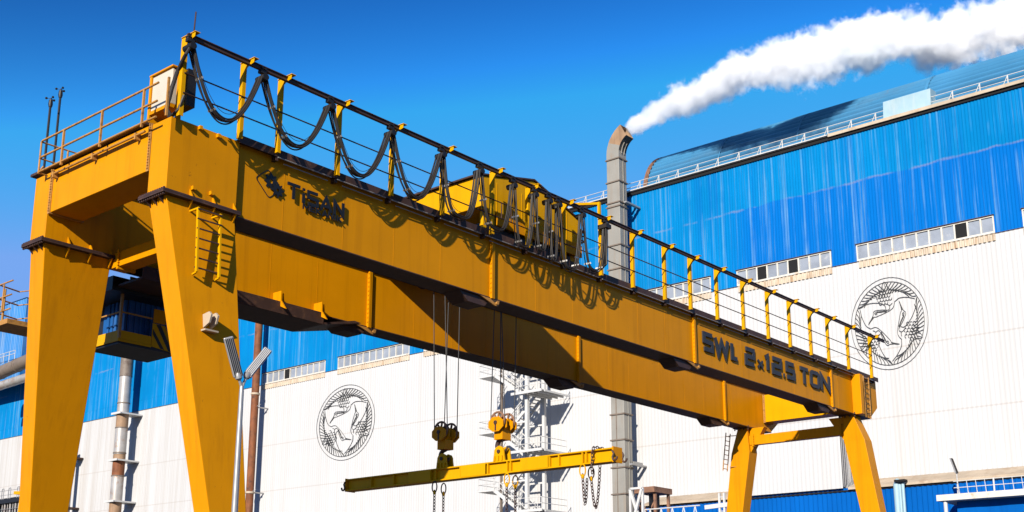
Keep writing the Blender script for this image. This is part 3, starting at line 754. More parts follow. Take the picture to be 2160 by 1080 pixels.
for y, s in ((yL, 1), (yR, -1)):
    mk('end_cap', MB().box(XH-wx-.02, XH+wx+.02, min(y, y+s*.05), max(y, y+s*.05), zb_-.02, zt_+.02), 'yellow', sb)
    for dx in (-.24, .24):
        hk = MB().tube([(XH+dx, y+s*.02, zt_-.1), (XH+dx, y+s*.08, zb_+.22)]+[(XH+dx, y+s*(.11-.08*math.cos(a)), zb_+.10-.10*math.sin(a)+.02) for a in [i*.45 for i in range(8)]], .03, 8)
        mk('end_hook', hk, 'dark', sb, True)

# chains: real links along a path
def links(path, ll=.135, r=.0145):
    b = MB(); P = [Vector(p) for p in path]; d = [0]
    for a, c in zip(P, P[1:]): d.append(d[-1]+(c-a).length)
    def at(s):
        for i in range(len(P)-1):
            if s <= d[i+1]: return P[i].lerp(P[i+1], (s-d[i])/max(d[i+1]-d[i], 1e-6))
        return P[-1]
    n = int(d[-1]/(ll*.74))
    for k in range(n):
        a, c = at(k*ll*.74), at(k*ll*.74+ll*.5); t = (c-a).normalized(); s = t.cross(Vector((1,0,0)) if abs(t.x) < .9 else Vector((0,1,0))).normalized()
        nrm = s if k % 2 else t.cross(s)
        b.torus(a, nrm, ll*.30, r, 12, 5, su=1.6, uv=t)
    return b
def chain(label, y, path, ring=True, grp=None, upper=None, x=XH-wx-.06):
    t = thing('lifting_chain', path[0], label, 'chain', 'chains slung from the spreader beam')
    mk('chain_links', links(path), 'chain', t, True)
    if ring:
        ry, rz = path[0][1], path[0][2]
        mk('master_link', MB().torus((path[0][0], ry, rz+.16), (1,0,.0), .105, .022, 18, 6, su=1.7, uv=(0,0,1)), 'chain' if ring == 1 else 'yellow2', t, True)
        mk('coupling', MB().lathe((path[0][0], ry, rz-.08), (0,0,1), [(0,.03),(.03,.05),(.1,.05),(.13,.03)], 10), 'yellow2', t, True)
    return t
zl = zb_-.36
def yb_(px): return on(px, 1005, 'x', XH).y
for px, lab in ((917, 'plain chain hanging straight down below the shaded hook block, left of its twin'), (936, 'plain chain hanging straight down below the shaded hook block, right of its twin'),
                (1069, 'chain on the beam below the sunlit hook block, left one of the pair'), (1087, 'rusty chain on a yellow coupling just right of the one below the sunlit hook')):
    y = yb_(px); xx = XH-.26 if px in (917, 1069) else XH+.26
    y = on(px, 1005, 'x', xx).y
    chain(lab, y, [(xx, y, zl), (xx, y, zl-1.2), (xx, y+.01, zl-3.2)], 1 if px < 1000 else 2)
def sag(p, q, dz, n=16):
    p, q = Vector(p), Vector(q); return [p.lerp(q, i/n) - Vector((0,0,dz*(1-(2*i/n-1)**2))) for i in range(n+1)]
y1, y2, y3 = on(1229, 1000, 'x', XH-.26).y, on(1247, 1000, 'x', XH+.2).y, on(1266, 985, 'x', XH-.2).y
chain('short chain looping from a yellow ring near the right end of the beam', y1, sag((XH-.26, y1, zl+.02), (XH+.0, y2, zl+.02), .78), 2)
chain('rust brown chain draped in a long loop by the right end of the beam', y2, sag((XH+.2, y2, zl), (XH-.2, y3, zb_), 1.05), 1)
yq = on(1252, 970, 'x', XH-wx).y
chain('thin chain wrapped over the top of the beam near its right end', yq, [(XH+.1, yq-.1, zt_+.05), (XH-wx-.05, yq-.05, zt_+.06), (XH-wx-.06, yq, zt_-.1), (XH-wx-.06, yq+.02, zb_-.2), (XH-.1, yq+.1, zb_-.4)], False)

# ------------------------------------------------------------------ FACTORY HALL
XW = 90.0
YE0, YE1 = 8.0, 215.0          # right and left ends of the hall in view
ZE, ZWT, ZWB = 43.2, 33.18, 31.78
hall = thing('factory_hall', (XW+20, 100, 0), 'huge blue and white corrugated steel mill hall filling the background', 'factory hall')
def corr(mb, X, y0, y1, z0, z1, pitch=.26, dep=.032, sgn=-1):
    n = int((y1-y0)/pitch); rows = []
    for i in range(n+1):
        y = y0+i*pitch
        for a, d in ((0, 0), (.18, 1), (.5, 1), (.68, 0)):
            rows.append((min(y+a*pitch, y1), d*dep*sgn))
    o = len(mb.v)
    for y, d in rows: mb.v.append((X+d, y, z0)); mb.v.append((X+d, y, z1))
    for i in range(len(rows)-1): mb.f.append((o+2*i, o+2*i+2, o+2*i+3, o+2*i+1))
    return mb
wins = [(28.3, 39.45, (8,)), (41.7, 50.65, (5, 2)), (53.3, 61.0, ()), (91.4, 103.1, ()), (105.3, 117.0, (4,)), (78.0, 89.2, ()), (15.0, 26.2, (3,))]
wins.sort()
bw = MB(); corr(bw, XW, YE0, YE1, ZWT, ZE)
edges = [YE0]+[v for a, b, _ in wins for v in (a, b)]+[YE1]
for a, b in zip(edges[0::2], edges[1::2]): corr(bw, XW, a, b, ZWB-.02, ZWT)
mk('blue_cladding', bw, 'blue', hall)
ww = MB(); corr(ww, XW-.02, YE0, YE1, 12.6, ZWB-.021, .36, .018); mk('white_cladding', ww, 'whitewall', hall)
mk('wall_core', MB().box(XW+.35, XW+.6, YE0, YE1, 0, ZE-.2), 'opening', hall)
# dark flashing drip line under the blue sheets
mk('flashing', MB().box(XW-.10, XW-.055, YE0, YE1, ZWB-.06, ZWB-.022), 'dark', hall)
for a, b, openp in wins:
    fr_ = MB(); n = round((b-a)/1.02); p = (b-a)/n
    fr_.box(XW-.12, XW+.1, a, b, ZWB-.02, ZWB+.14).box(XW-.12, XW+.1, a, b, ZWT-.10, ZWT-.0)
    for i in range(n+1):
        y = a+i*p; w = .06 if 0 < i < n else .10
        fr_.box(XW-.11, XW+.1, max(a, y-w), min(b, y+w), ZWB+.141, ZWT-.101)
    wo = mk('window', fr_, 'frame', hall)
    gl = MB(); ops = []; prs = [(a, random.uniform(-.02, .02))]
    for i in range(n):
        y0, y1 = a+i*p+.06, a+(i+1)*p-.06
        k = n-1-i
        if k in openp: ops.append(MB().box(XW-.06, XW-.05, y0, y1, ZWB+.15, ZWT-.11))
        prs.append((a+(i+1)*p, random.uniform(-.03, .03)))
    for i, (y, dx) in enumerate(prs):
        gl.v += [(XW-.01+dx, y, ZWB+.13), (XW-.01+dx*.3, y, ZWT-.09)]
        if i: gl.f.append((2*i-2, 2*i, 2*i+1, 2*i-1))
    mk('pane', gl, 'glass', wo)
    for op in ops: mk('open_pane', op, 'opening', wo)
    sk = MB(); corr(sk, XW-.05, a, b, ZWB-.62, ZWB-.065, .36, .10); mk('sill_flashing', sk, 'stain', wo)
    mk('window_hood', MB().box(XW-.22, XW-.06, a-.05, b+.05, ZWT+.001, ZWT+.05), 'dark', wo)
# eave: dark gutter, rail on stub posts, beige gutter over the right bays
mk('gutter', MB().box(XW-.25, XW+.3, YE0, YE1, ZE+.0, ZE+.12).box(XW-.16, XW-.052, YE0, YE1, ZE-.28, ZE-.001), 'opening', hall)
mk('eave_flashing', MB().box(XW-.34, XW-.252, YE0, 41.2, ZE-.05, ZE+.22), 'coping', hall)
rl = MB(); y = YE0
for dz in (.55, 1.1): rl.tube([(XW-.1, YE0, ZE+.1+dz*.8), (XW-.1, 80, ZE+.1+dz*.8)], .035, 5)
rl.box(XW-.30, XW-.251, 41.3, 80, ZE+.13, ZE+.22)
er = mk('roof_railing', rl, 'white', hall, True)
for i in range(33):
    y = 9+i*2.15
    mk('post', MB().bar((XW-.1, y, ZE+.1), (XW-.1, y, ZE+1.0), .07, .07, (0,1,0)).bar((XW-.1, y, ZE+.95), (XW-.1, y+.45, ZE+.1), .05, .05, (1,0,0)), 'white', er)
# barrel roof, set back behind the gutter
RR = 4.95; XCR = XW+.9+RR; YRE = 60.8
prof = []
nseg = 27
for k in range(nseg+1):
    a = math.pi*(1-k/nseg); pr_ = []
    prof.append((XCR+RR*math.cos(a), ZE-.15+RR*math.sin(a)))
# ribs run along the roof: each step of the profile is a rounded rib
ribs = []
for k in range(nseg):
    a0 = math.pi*(1-k/nseg); a1 = math.pi*(1-(k+1)/nseg)
    for t in (0, .15, .3, .45, .6, .75, .9):
        h = .13-.13*math.cos(2*math.pi*t); a = a0+(a1-a0)*t; ribs.append((XCR+(RR+h)*math.cos(a), ZE-.15+(RR+h)*math.sin(a)))
ribs.append((XCR+RR, ZE-.15))
br = MB().loft([[(x, YE0, z) for x, z in ribs], [(x, YRE, z) for x, z in ribs]], caps=True)
roof = mk('barrel_roof', br, 'blue_roof', hall)
eb = [(XCR+(RR+.26)*math.cos(math.pi*(1-k/40)), ZE-.15+(RR+.26)*math.sin(math.pi*(1-k/40))) for k in range(41)]
mk('end_band', MB().loft([[(x, YRE-.45, z) for x, z in eb], [(x, YRE+.02, z) for x, z in eb]], caps=False), 'rustbox', roof, True)
for yb3, wd in ((33.0, .25), (44.5, .15), (52.5, .12), (24.5, .3)):
    mk('lap_joint', MB().loft([[(x, yb3, z) for x, z in eb], [(x, yb3+wd, z) for x, z in eb]], caps=False), 'blue_roof', roof, True)
mk('flat_roof', MB().box(XW+.4, XW+60, YRE+.1, YE1, ZE-.4, ZE-.1).box(XCR+RR+.1, XW+60, YE0, YRE+.1, ZE-.4, ZE-.1), 'concrete', hall)
# roof vent box
v0, v1 = on(1864, 262, 'x', XW-.3), on(1958, 222, 'x', XW-.3)
vb = MB().prism([(XW-.28, ZE+.25), (XW+1.2, ZE+.25), (XW+1.2, ZE+1.9), (XW-.1, ZE+1.75)], 'y', v1.y-.2, v0.y)
vb.prism([(XW-.28, ZE+.25), (XW+1.2, ZE+.25), (XW+1.2, ZE+1.2)], 'y', v1.y-1.6, v1.y-.201)
M['paleblue'] = mat('pale_blue_sheet', (.33, .48, .55), .5, .1, .5, streak=(.5, .56, .56), streak_scale=(1, 1.2, .2), streak_amt=.7)
mk('roof_vent', vb, 'paleblue', hall)
# ---- three-bird roundels painted on the white wall
def mapz(px, py):
    x, y = px-435, py-545
    # invert (x,y) = u*(300,-49) + v*(16,-389)
    det = 300*-389 - 16*-49
    return ((x*-389 - 16*y)/det, (300*y + 49*x)/det)
def spline(P, n=5):
    P = [Vector(p) for p in P]; Q = [P[0]*2-P[1]]+P+[P[-1]*2-P[-2]]; out = []
    for i in range(1, len(Q)-2):
        for k in range(n):
            t = k/n; a, b, c_, d = Q[i-1], Q[i], Q[i+1], Q[i+2]
            out.append(.5*((2*b)+(c_-a)*t+(2*a-5*b+4*c_-d)*t*t+(3*b-a-3*c_+d)*t**3))
    return [tuple(p) for p in out]+[tuple(P[-1])]
bird = []     # strokes of one bird in the unit disc: (points, width)
def bs(P, w=.012, n=5): bird.append((spline([mapz(*p) for p in P], n), w))
bs([(275,555),(322,495),(345,488),(420,455),(470,425),(490,395),(500,358)])            # lower outline beak-neck-breast
bs([(275,555),(318,480),(325,450),(345,435),(400,430),(440,432),(455,415),(452,390),(425,378)])   # upper outline
bs([(340,470),(352,462),(345,452),(333,458),(340,470)], .012, 3)                        # eye
bs([(350,448),(385,446),(430,440)], .028)                                              # dark neck stripe
bs([(280,545),(320,490)], .02)
bs([(425,425),(420,395),(390,375),(330,370),(270,382),(215,408)])                      # lower edge of left wing
bs([(500,362),(540,332),(600,328),(655,342)])                                          # lower edge of right wing
bs([(480,372),(470,385),(455,395)], .010)
bs([(385,320),(400,270),(435,190),(470,250),(520,270)])                                # raised tail
bs([(435,190),(440,250)]); bs([(418,225),(420,265)]); bs([(455,222),(458,262)])
def polar(r, a): return (r*math.cos(rad(a)), r*math.sin(rad(a)))
for a in range(103, 157, 6):                                                           # long curved quills of the two wings
    k = max(0, (a-110)/45); bird.append((spline([polar(.895, a), polar(.80+.02*k, a-4), polar(.70+.09*k, a-10), polar(.60+.17*k, a-15)], 4), .014))
for a in range(87, 31, -6):
    k = max(0, (80-a)/45); bird.append((spline([polar(.895, a), polar(.80+.02*k, a+4), polar(.70+.09*k, a+10), polar(.60+.17*k, a+15)], 4), .014))
bird.append((spline([polar(.73+.0006*(a-100), a) for a in range(100, 146, 9)]), .014))
bird.append((spline([polar(.73+.0006*(86-a), a) for a in range(86, 40, -9)]), .014))
for r in range(5):                                                                     # scale rows on the back
    for k in range(5):
        cx_, cy_ = -.10+.075*(k-2)+(.037 if r % 2 else 0), .44+.075*r
        if abs(k-2)+abs(r-2) > 3.2: continue
        bird.append((spline([(cx_-.04, cy_+.03), (cx_-.022, cy_-.012), (cx_+.022, cy_-.012), (cx_+.04, cy_+.03)], 3), .012))
M['emblem'] = mat('emblem_paint', (.035, .035, .035), .6, .05)
def roundel(yc, zc, ry, rz, wk=1.0):
    b = MB(); X0 = XW-.085; fn = lambda u, v, d: (X0-d, yc-u*ry, zc+v*rz)
    for r, w in ((1.0, .011), (.905, .013)):
        b.ribbon([polar(r, k*5) for k in range(72)], w*wk, fn, 0, .012, closed=True)
    dd = 0
    for s in range(3):
        ca, sa = math.cos(-s*2*math.pi/3), math.sin(-s*2*math.pi/3)
        for P, w in bird:
            dd = (dd+1) % 9
            b.ribbon([(x*ca-y_*sa, x*sa+y_*ca) for x, y_ in P], w*wk, fn, 0, .013+.003*dd)
    return mk('bird_roundel', b, 'emblem', hall)
e1 = on(1876, 682, 'x', XW); e2 = on(729, 891, 'x', XW)
eu = [on(1957, 674, 'x', XW), on(1795, 692, 'x', XW), on(1877, 583, 'x', XW), on(1875, 781, 'x', XW)]
roundel(e1.y, e1.z, (eu[1].y-eu[0].y)/2, (eu[2].z-eu[3].z)/2*.985, .9)
eu = [on(790, 883, 'x', XW), on(668, 899, 'x', XW), on(731, 811, 'x', XW), on(727, 971, 'x', XW)]
roundel(e2.y, e2.z, (eu[1].y-eu[0].y)/2, (eu[2].z-eu[3].z)/2*.985, .9)

# ------------------------------------------------------------------ taller blue block at the far left
q0, q1 = on(46, 740, 'x', XW-4), on(26, 639, 'x', XW-4)
zb_t = on(20, 765, 'x', XW-4).z
tb = MB(); corr(tb, XW-4, q0.y, q0.y+60, zb_t-3, q1.z, .5, .06)
tb.add([(XW-4, q0.y, zb_t-3), (XW+6, q0.y, zb_t-3), (XW+6, q0.y, q1.z), (XW-4, q0.y, q1.z)], [(0,1,2,3)])
tb.add([(XW-4.2, q0.y-.2, q1.z+.02), (XW+6, q0.y-.2, q1.z+.02), (XW+6, q0.y+60, q1.z+.02), (XW-4.2, q0.y+60, q1.z+.02)], [(0,1,2,3)])
tbo = thing('tower_block', (XW, q0.y+30, zb_t-3), 'faded blue clad block rising above the hall behind the left crane leg', 'building')
mk('wall', tb, 'blue_old', tbo)
rl = MB()
for dz in (.5, 1.0): rl.tube([(XW-5.5, q0.y-1, zb_t+dz), (XW-5.5, q0.y+40, zb_t+dz)], .05, 5)
for k in range(24): rl.tube([(XW-5.5, q0.y-1+k*1.7, zb_t-.6), (XW-5.5, q0.y-1+k*1.7, zb_t+1)], .05, 5)
mk('railing', rl, 'white', tbo, True)

# ------------------------------------------------------------------ pipes
def pipe_thing(name, pts, r, m, label, collars=(), cr=1.3, cm='dark', brackets=None, grp=None, n=20):
    P0 = min((Vector(p) for p in pts), key=lambda v: v.z)
    t = thing(name, P0, label, 'pipe', grp); mk('pipe_run', MB().tube(pts, r, n), m, t, True)
    a, b = Vector(pts[0]), Vector(pts[-1]); d = (b-a).normalized()
    for k, s in enumerate(collars):
        c_ = a.lerp(b, s); mk('collar', MB().lathe(c_-d*.12, d, [(0, r*1.0), (.001, r*cr), (.24, r*cr), (.241, r)], 20), cm, t, True)
    return t
def vpipe_xy(px, py, X): p = on(px, py, 'x', X); return p
# red rusty down pipe behind the street lamp
p = vpipe_xy(532, 950, XW-1.6); r = .46
t = pipe_thing('rusty_pipe', [(p.x, p.y, 0), (p.x, p.y, 41)], r, 'rustpipe', 'red rusty vertical pipe on the hall wall behind the street lamp', [(on(520, 1040, 'x', p.x).z)/41, on(535, 832, 'x', p.x).z/41], 1.18, 'coping')
for z in (on(535, 860, 'x', p.x).z, on(520, 1040, 'x', p.x).z):
    mk('wall_bracket', MB().bar((p.x, p.y-.3, z), (XW-.06, p.y-.6, z), .12, .16).bar((p.x, p.y-.45, z+.1), (p.x+.1, p.y-1.0, z+.3), .06, .06), 'lampgrey', t)
# jointed silver and rust flue left
p = vpipe_xy(257, 900, XW-2.4); r = .80
t = thing('jointed_flue', (p.x, p.y, 0), 'silver and rust banded vertical flue between the crane legs on the left', 'pipe')
zz = lambda py: on(257, py, 'x', p.x).z
prev = 45.0; segs = [(796, 'brownpipe'), (852, 'steelpipe'), (874, 'steelpipe'), (903, 'rustduct'), (958, 'steelpipe'), (971, 'rustduct'), (1003, 'rustpipe'), (1058, 'steelpipe'), (1090, 'rustduct'), (1140, 'steelpipe')]
for k, (py, m_) in enumerate(segs):
    z = zz(py); mk('flue_section', MB().tube([(p.x, p.y, z+.03), (p.x, p.y, prev-.03)], r*(1.0 if k else 1.06), 24), m_, t, True); prev = z
mk('flue_section', MB().tube([(p.x, p.y, 0), (p.x, p.y, prev-.03)], r, 24), 'rustduct', t, True)
for py in (796, 852, 903, 955, 1003): mk('collar', MB().lathe((p.x, p.y, zz(py)-.07), (0,0,1), [(0,r),(.001,r*1.09),(.14,r*1.09),(.141,r)], 24), 'brownpipe', t, True)
for py in (874, 971, 1057):
    z = zz(py); b = MB().box(p.x-1.05, XW-.1, p.y-1.15, p.y+1.05, z-.10, z+.10).box(p.x-1.1, p.x-1.051, p.y-1.2, p.y+1.1, z-.14, z+.14); mk('support_frame', b, 'white', t)
# thinner pipe further left, mostly in the leg's shadow side
p = vpipe_xy(143, 1050, XW-1.4)
t = pipe_thing('wall_pipe', [(p.x, p.y, 0), (p.x, p.y, zz(930))], .42, 'steelpipe', 'slim grey pipe at lower left beside the rear crane leg', [], 1.3)
for py in (968, 1072):
    z = on(143, py, 'x', p.x).z; mk('collar', MB().box(p.x-.6, XW-.1, p.y-.95, p.y+.6, z-.12, z+.12), 'dark', t)
# two pipes on a rack below the tower block
for (a, b, r, m_, lab, co) in (((-30, 800), (75, 754), .95, 'brownpipe', 'thick brown pipe sloping along the wall at the left edge, upper of two', (.35, .68)),
                               ((-30, 824), (75, 790), .62, 'steelpipe', 'slimmer jointed pipe at the left edge, below the thick brown one', (.3, .42, .55, .68, .8))):
    A, B = on(*a, 'x', XW-7.5), on(*b, 'x', XW-7.5)
    pipe_thing('rack_pipe', [B, A], r, m_, lab, co, 1.06, m_, grp='pipes at the left edge')

# ------------------------------------------------------------------ EXHAUST DUCT (chimney) and smoke
cN = on(1307, 430, 'x', 87.2); sx, sy_ = 2.35, 1.25
XD0, YD0 = 87.2, on(1311, 430, 'x', 87.2).y - .0
YD1 = on(1284, 600, 'x', 87.2).y; YD0 = YD1 - 1.42
XD1 = XD0 + 1.22
duct = thing('exhaust_duct', (XD0+.8, (YD0+YD1)/2, 0), 'tall square beige exhaust duct with a bent top giving off white smoke', 'chimney')
zE = on(1290, 338, 'x', XD0).z
zs = [0]+sorted(on(1286, py, 'x', XD0).z for py in (1044, 988, 930, 876, 690, 614, 570, 520, 430, 386, 338))
for k, (a, b) in enumerate(zip(zs, zs[1:])):
    o = mk('duct_section', MB().box(XD0, XD1, YD0, YD1, a+.06, b-.06), 'galv', duct); bevel(o, .03)
for z in zs[1:]: mk('flange', MB().box(XD0-.10, XD1+.10, YD0-.10, YD1+.10, z-.059, z+.059), 'brownpipe', duct)
mk('flange', MB().box(XD0-.10, XD1+.10, YD0-.10, YD1+.10, zs[-3]-.45, zs[-3]-.33), 'brownpipe', duct)
mk('rib', MB().box(XD0+.62, XD0+.70, YD0-.06, YD0-.001, 0, zE), 'galv', duct)
mk('rib', MB().box(XD0-.05, XD0-.001, YD0+.8, YD0+.86, 0, on(1286, 620, 'x', XD0).z), 'brownpipe', duct)
for py in (430, 978):
    z = on(1310, py, 'x', XD1).z; mk('wall_bracket', MB().box(XD1+.1, XW-.06, YD0-.05, YD0+.10, z-.1, z+.1).box(XD0+.4, XW-.1, YD0-.5, YD0-.2, z-.35, z-.2), 'lampgrey', duct)
# elbow turning towards -Y
rings = []; wY = YD1-YD0; Ri = 1.7; pc = Vector((0, YD0-Ri, zE+.6))
for k in range(9):
    a = rad(62)*k/8
    def pt(r, x): return (x, pc.y + r*math.cos(a), pc.z + r*math.sin(a))
    rings.append([pt(Ri, XD0), pt(Ri, XD1), pt(Ri+wY, XD1), pt(Ri+wY, XD0)])
rings.insert(0, [(XD0, YD0, zE+.06), (XD1, YD0, zE+.06), (XD1, YD1, zE+.06), (XD0, YD1, zE+.06)])
el = MB(); o = len(el.v); el.loft(rings, caps=False); elb = mk('elbow', el, 'galv', duct)
elb.data.materials.append(M['rustduct']); elb.data.materials.append(M['elbow_shade'])
for p_ in elb.data.polygons:
    r_ = p_.index // 4
    if p_.index % 4 == 0 and r_ > 1: p_.material_index = 2  # underside faces get the painted shade
    elif r_ > 3: p_.material_index = 1
so = elb.modifiers.new('thick', 'SOLIDIFY'); so.thickness = .05; so.offset = -1
mouth = (Vector(rings[-1][0])+Vector(rings[-1][2]))/2
for dx in (.42, .84):
    pts = [(XD0+dx, pc.y+(Ri-.04)*math.cos(rad(62)*k/8), pc.z+(Ri-.04)*math.sin(rad(62)*k/8)) for k in range(6)]
    mk('rib', MB().tube(pts, .05, 6), 'galv', elb, True)

# smoke: a closed sleeve round the plume, filled with a medium that thins out raggedly away from the plume's axis
PATH = [(1324,274,88.0,.75),(1345,262,88.6,1.05),(1385,240,89.1,1.38),(1440,212,88.3,1.65),(1510,178,86.4,1.9),(1590,150,85.2,2.2),(1680,128,86.0,2.45),(1740,118,88.2,2.6),(1800,104,91.5,2.75),
        (1880,84,95,2.7),(1990,84,98.5,2.8),(2090,62,101.5,3.0),(2190,40,104.5,3.4),(2290,12,107.5,4.0),(2400,-15,111,4.5)]
pts = [on(a, b, 'x', x_) for a, b, x_, r_ in PATH]
def plume_ring(i, k):
    t = (pts[min(i+1, len(pts)-1)]-pts[max(i-1, 0)]).normalized(); u = t.cross(Vector((0,0,1))).normalized(); w = u.cross(t)
    return [pts[i]+(u*math.cos(a)+w*math.sin(a))*PATH[i][3]*k for a in [2*math.pi*q/20 for q in range(20)]]
sv = MB(); sv.loft([plume_ring(i, 1.0 if i == 0 else 1.75) for i in range(len(pts))])
sm = mk('smoke_plume', sv, 'white'); sm.data.materials.clear()
vm = bpy.data.materials.new('steam_volume'); vm.use_nodes = True; t_ = vm.node_tree; n_ = t_.nodes; n_.remove(n_['Principled BSDF'])
pv = n_.new('ShaderNodeVolumePrincipled'); pv.inputs['Color'].default_value = (.99, .99, .99, 1); pv.inputs['Anisotropy'].default_value = .0
geo = n_.new('ShaderNodeNewGeometry')
def vmath(op, a, b_=None, sc=None):
    x = n_.new('ShaderNodeVectorMath'); x.operation = op
    for k, v in ((0, a), (1, b_)):
        if v is None: continue
        if isinstance(v, Vector): x.inputs[k].default_value = v
        else: t_.links.new(v, x.inputs[k])
    if sc is not None: t_.links.new(sc, x.inputs['Scale'])
    return x.outputs['Value'] if op in ('DOT_PRODUCT', 'LENGTH') else x.outputs['Vector']
def fmath(op, a, b_=None, c_=None, clamp=False):
    x = n_.new('ShaderNodeMath'); x.operation = op; x.use_clamp = clamp
    for k, v in ((0, a), (1, b_), (2, c_)):
        if v is None: continue
        if isinstance(v, (int, float)): x.inputs[k].default_value = v
        else: t_.links.new(v, x.inputs[k])
    return x.outputs[0]
best = None
for i in range(len(pts)-1):
    A_, B_ = pts[i], pts[i+1]; ba = B_-A_
    pa = vmath('SUBTRACT', geo.outputs['Position'], A_)
    h = fmath('MULTIPLY', vmath('DOT_PRODUCT', pa, ba), 1/ba.length_squared, clamp=True)
    bx = n_.new('ShaderNodeVectorMath'); bx.operation = 'SCALE'; bx.inputs[0].default_value = ba; t_.links.new(h, bx.inputs['Scale'])
    d = vmath('LENGTH', vmath('SUBTRACT', pa, bx.outputs['Vector']))
    f = fmath('DIVIDE', d, fmath('MULTIPLY_ADD', h, PATH[i+1][3]-PATH[i][3], PATH[i][3]))
    best = f if best is None else fmath('MINIMUM', best, f)
def vnoise(sc, det, rough):
    x = n_.new('ShaderNodeTexNoise'); x.inputs['Scale'].default_value = sc; x.inputs['Detail'].default_value = det; x.inputs['Roughness'].default_value = rough
    t_.links.new(geo.outputs['Position'], x.inputs['Vector']); return x.outputs['Fac']
big = fmath('MULTIPLY', fmath('SUBTRACT', vnoise(.34, 2, .5), .5), 1.5)
fine = fmath('MULTIPLY', fmath('SUBTRACT', vnoise(1.15, 7, .66), .5), 1.7)
v_ = fmath('ADD', fmath('ADD', fmath('SUBTRACT', .86, best), big), fine)
mr = n_.new('ShaderNodeMapRange'); mr.inputs[1].default_value = 0; mr.inputs[2].default_value = .5; mr.inputs[3].default_value = 0.0; mr.inputs[4].default_value = 1.7
t_.links.new(v_, mr.inputs[0]); t_.links.new(mr.outputs[0], pv.inputs['Density'])
t_.links.new(pv.outputs[0], n_['Material Output'].inputs['Volume'])
sm.data.materials.append(vm)
tag(sm, 'white steam plume drifting right from the bent exhaust duct', 'smoke', kind='stuff')

# ------------------------------------------------------------------ STAIR TOWER
XS = 86.0
stt = thing('stair_tower', (XS+1, on(1085, 1000, 'x', XS).y, 0), 'white steel zigzag stair tower standing against the white wall behind the hooks', 'stair tower')
yR_, yL_ = on(1112, 900, 'x', XS).y, on(1058, 900, 'x', XS).y
cols = MB(); ztop = on(1112, 740, 'x', XS).z
mk('column', MB().box(XS-.16, XS+.16, yR_-.16, yR_+.16, 0, ztop), 'white', stt)
mk('column', MB().box(XS+2.4, XS+2.7, yR_-.15, yR_+.15, 0, ztop), 'white', stt)
mk('column', MB().box(XS-.1, XS+.1, yL_-.1, yL_+.1, 0, ztop), 'brownpipe', stt)
mk('column', MB().box(XS+2.4, XS+2.6, yL_-.1, yL_+.1, 0, ztop), 'white', stt)
zl0 = [on(1095, py, 'x', XS).z for py in (833, 955, 1070)]; step = zl0[0]-zl0[1]
zlL = [on(1040, py, 'x', XS).z for py in (785, 905, 1022)]
levels = [zl0[0]+step*k for k in range(2, -7, -1)]
for zr_ in levels:
    if zr_ > ztop+step*.5 or zr_ < 1: continue
    # right landing
    lb = MB().box(XS-.9, XS+2.8, yR_-2.5, yR_+.3, zr_-.10, zr_).box(XS-1.0, XS-.901, yR_-2.55, yR_+1.2, zr_-.20, zr_+.05)
    for kk in range(4): lb.box(XS-.9, XS+2.8, yR_-2.9+kk*.7, yR_-2.8+kk*.7, zr_-.28, zr_-.101)
    lo = mk('landing', lb, 'white', stt)
    hr = MB()
    for dz in (.55, 1.1):
        hr.tube([(XS-.95, yR_+.8, zr_+dz), (XS-.95, yR_-2.5, zr_+dz), (XS+2.75, yR_-2.5, zr_+dz)], .035, 5)
    for yy in (yR_-2.5, yR_-2.0, yR_-.9, yR_+.3): hr.tube([(XS-.95, yy, zr_), (XS-.95, yy, zr_+1.1)], .035, 5)
    for xx in (XS+.8, XS+2.75): hr.tube([(xx, yR_-2.5, zr_), (xx, yR_-2.5, zr_+1.1)], .035, 5)
    mk('landing_railing', hr, 'white', lo, True)
    zlow = zr_ + step*.40
    # left landing half a storey up
    lb = MB().box(XS-.8, XS+2.7, yL_+.2, yL_+2.3, zlow-.16, zlow); lo = mk('landing', lb, 'white', stt)
    hr = MB()
    for dz in (.55, 1.1): hr.tube([(XS-.8, yL_+.0, zlow+dz), (XS-.8, yL_+2.25, zlow+dz), (XS+2.6, yL_+2.25, zlow+dz)], .035, 5)
    for yy in (yL_+.2, yL_+1.2, yL_+2.25): hr.tube([(XS-.8, yy, zlow), (XS-.8, yy, zlow+1.1)], .035, 5)
    mk('landing_railing', hr, 'white', lo, True)
    # flights: front one climbs left, back one climbs right to the next level
    for (xa_, za_, zb2_) in ((XS-.7, zr_, zlow), (XS+1.4, zr_+step, zlow)):
        fl = MB(); A_, B_ = Vector((xa_, yR_+.2, za_)), Vector((xa_, yL_+.4, zb2_))
        for dx in (0, 1.15): fl.bar(A_+Vector((dx,0,0)), B_+Vector((dx,0,0)), .10, .34)
        for k in range(1, 12): c_ = A_.lerp(B_, k/12); fl.box(c_.x+.05, c_.x+1.1, c_.y-.13, c_.y+.13, c_.z-.03, c_.z+.02)
        fo = mk('stair_flight', fl, 'white', stt)
        hr = MB()
        for dz in (.6, 1.1): hr.tube([A_+Vector((0,0,dz)), B_+Vector((0,0,dz))], .035, 5)
        for k in range(0, 7): c_ = A_.lerp(B_, k/6); hr.tube([c_, c_+Vector((0,0,1.1))], .03, 5)
        mk('handrail', hr, 'white', fo, True)
    z0_ = zr_; z1_ = zr_+step
    for X_ in (XS, XS+2.5):
        lt = MB()
        lt.bar((X_, yR_, z0_+.1), (X_, yL_, z0_+step*.5), .09, .09).bar((X_, yL_, z0_+step*.5), (X_, yR_, z1_-.1), .09, .09)
        lt.bar((X_, yR_, z0_+step*.52), (X_, yL_, z0_+step*.52), .12, .16)
        mk('bracing', lt, 'white', stt)

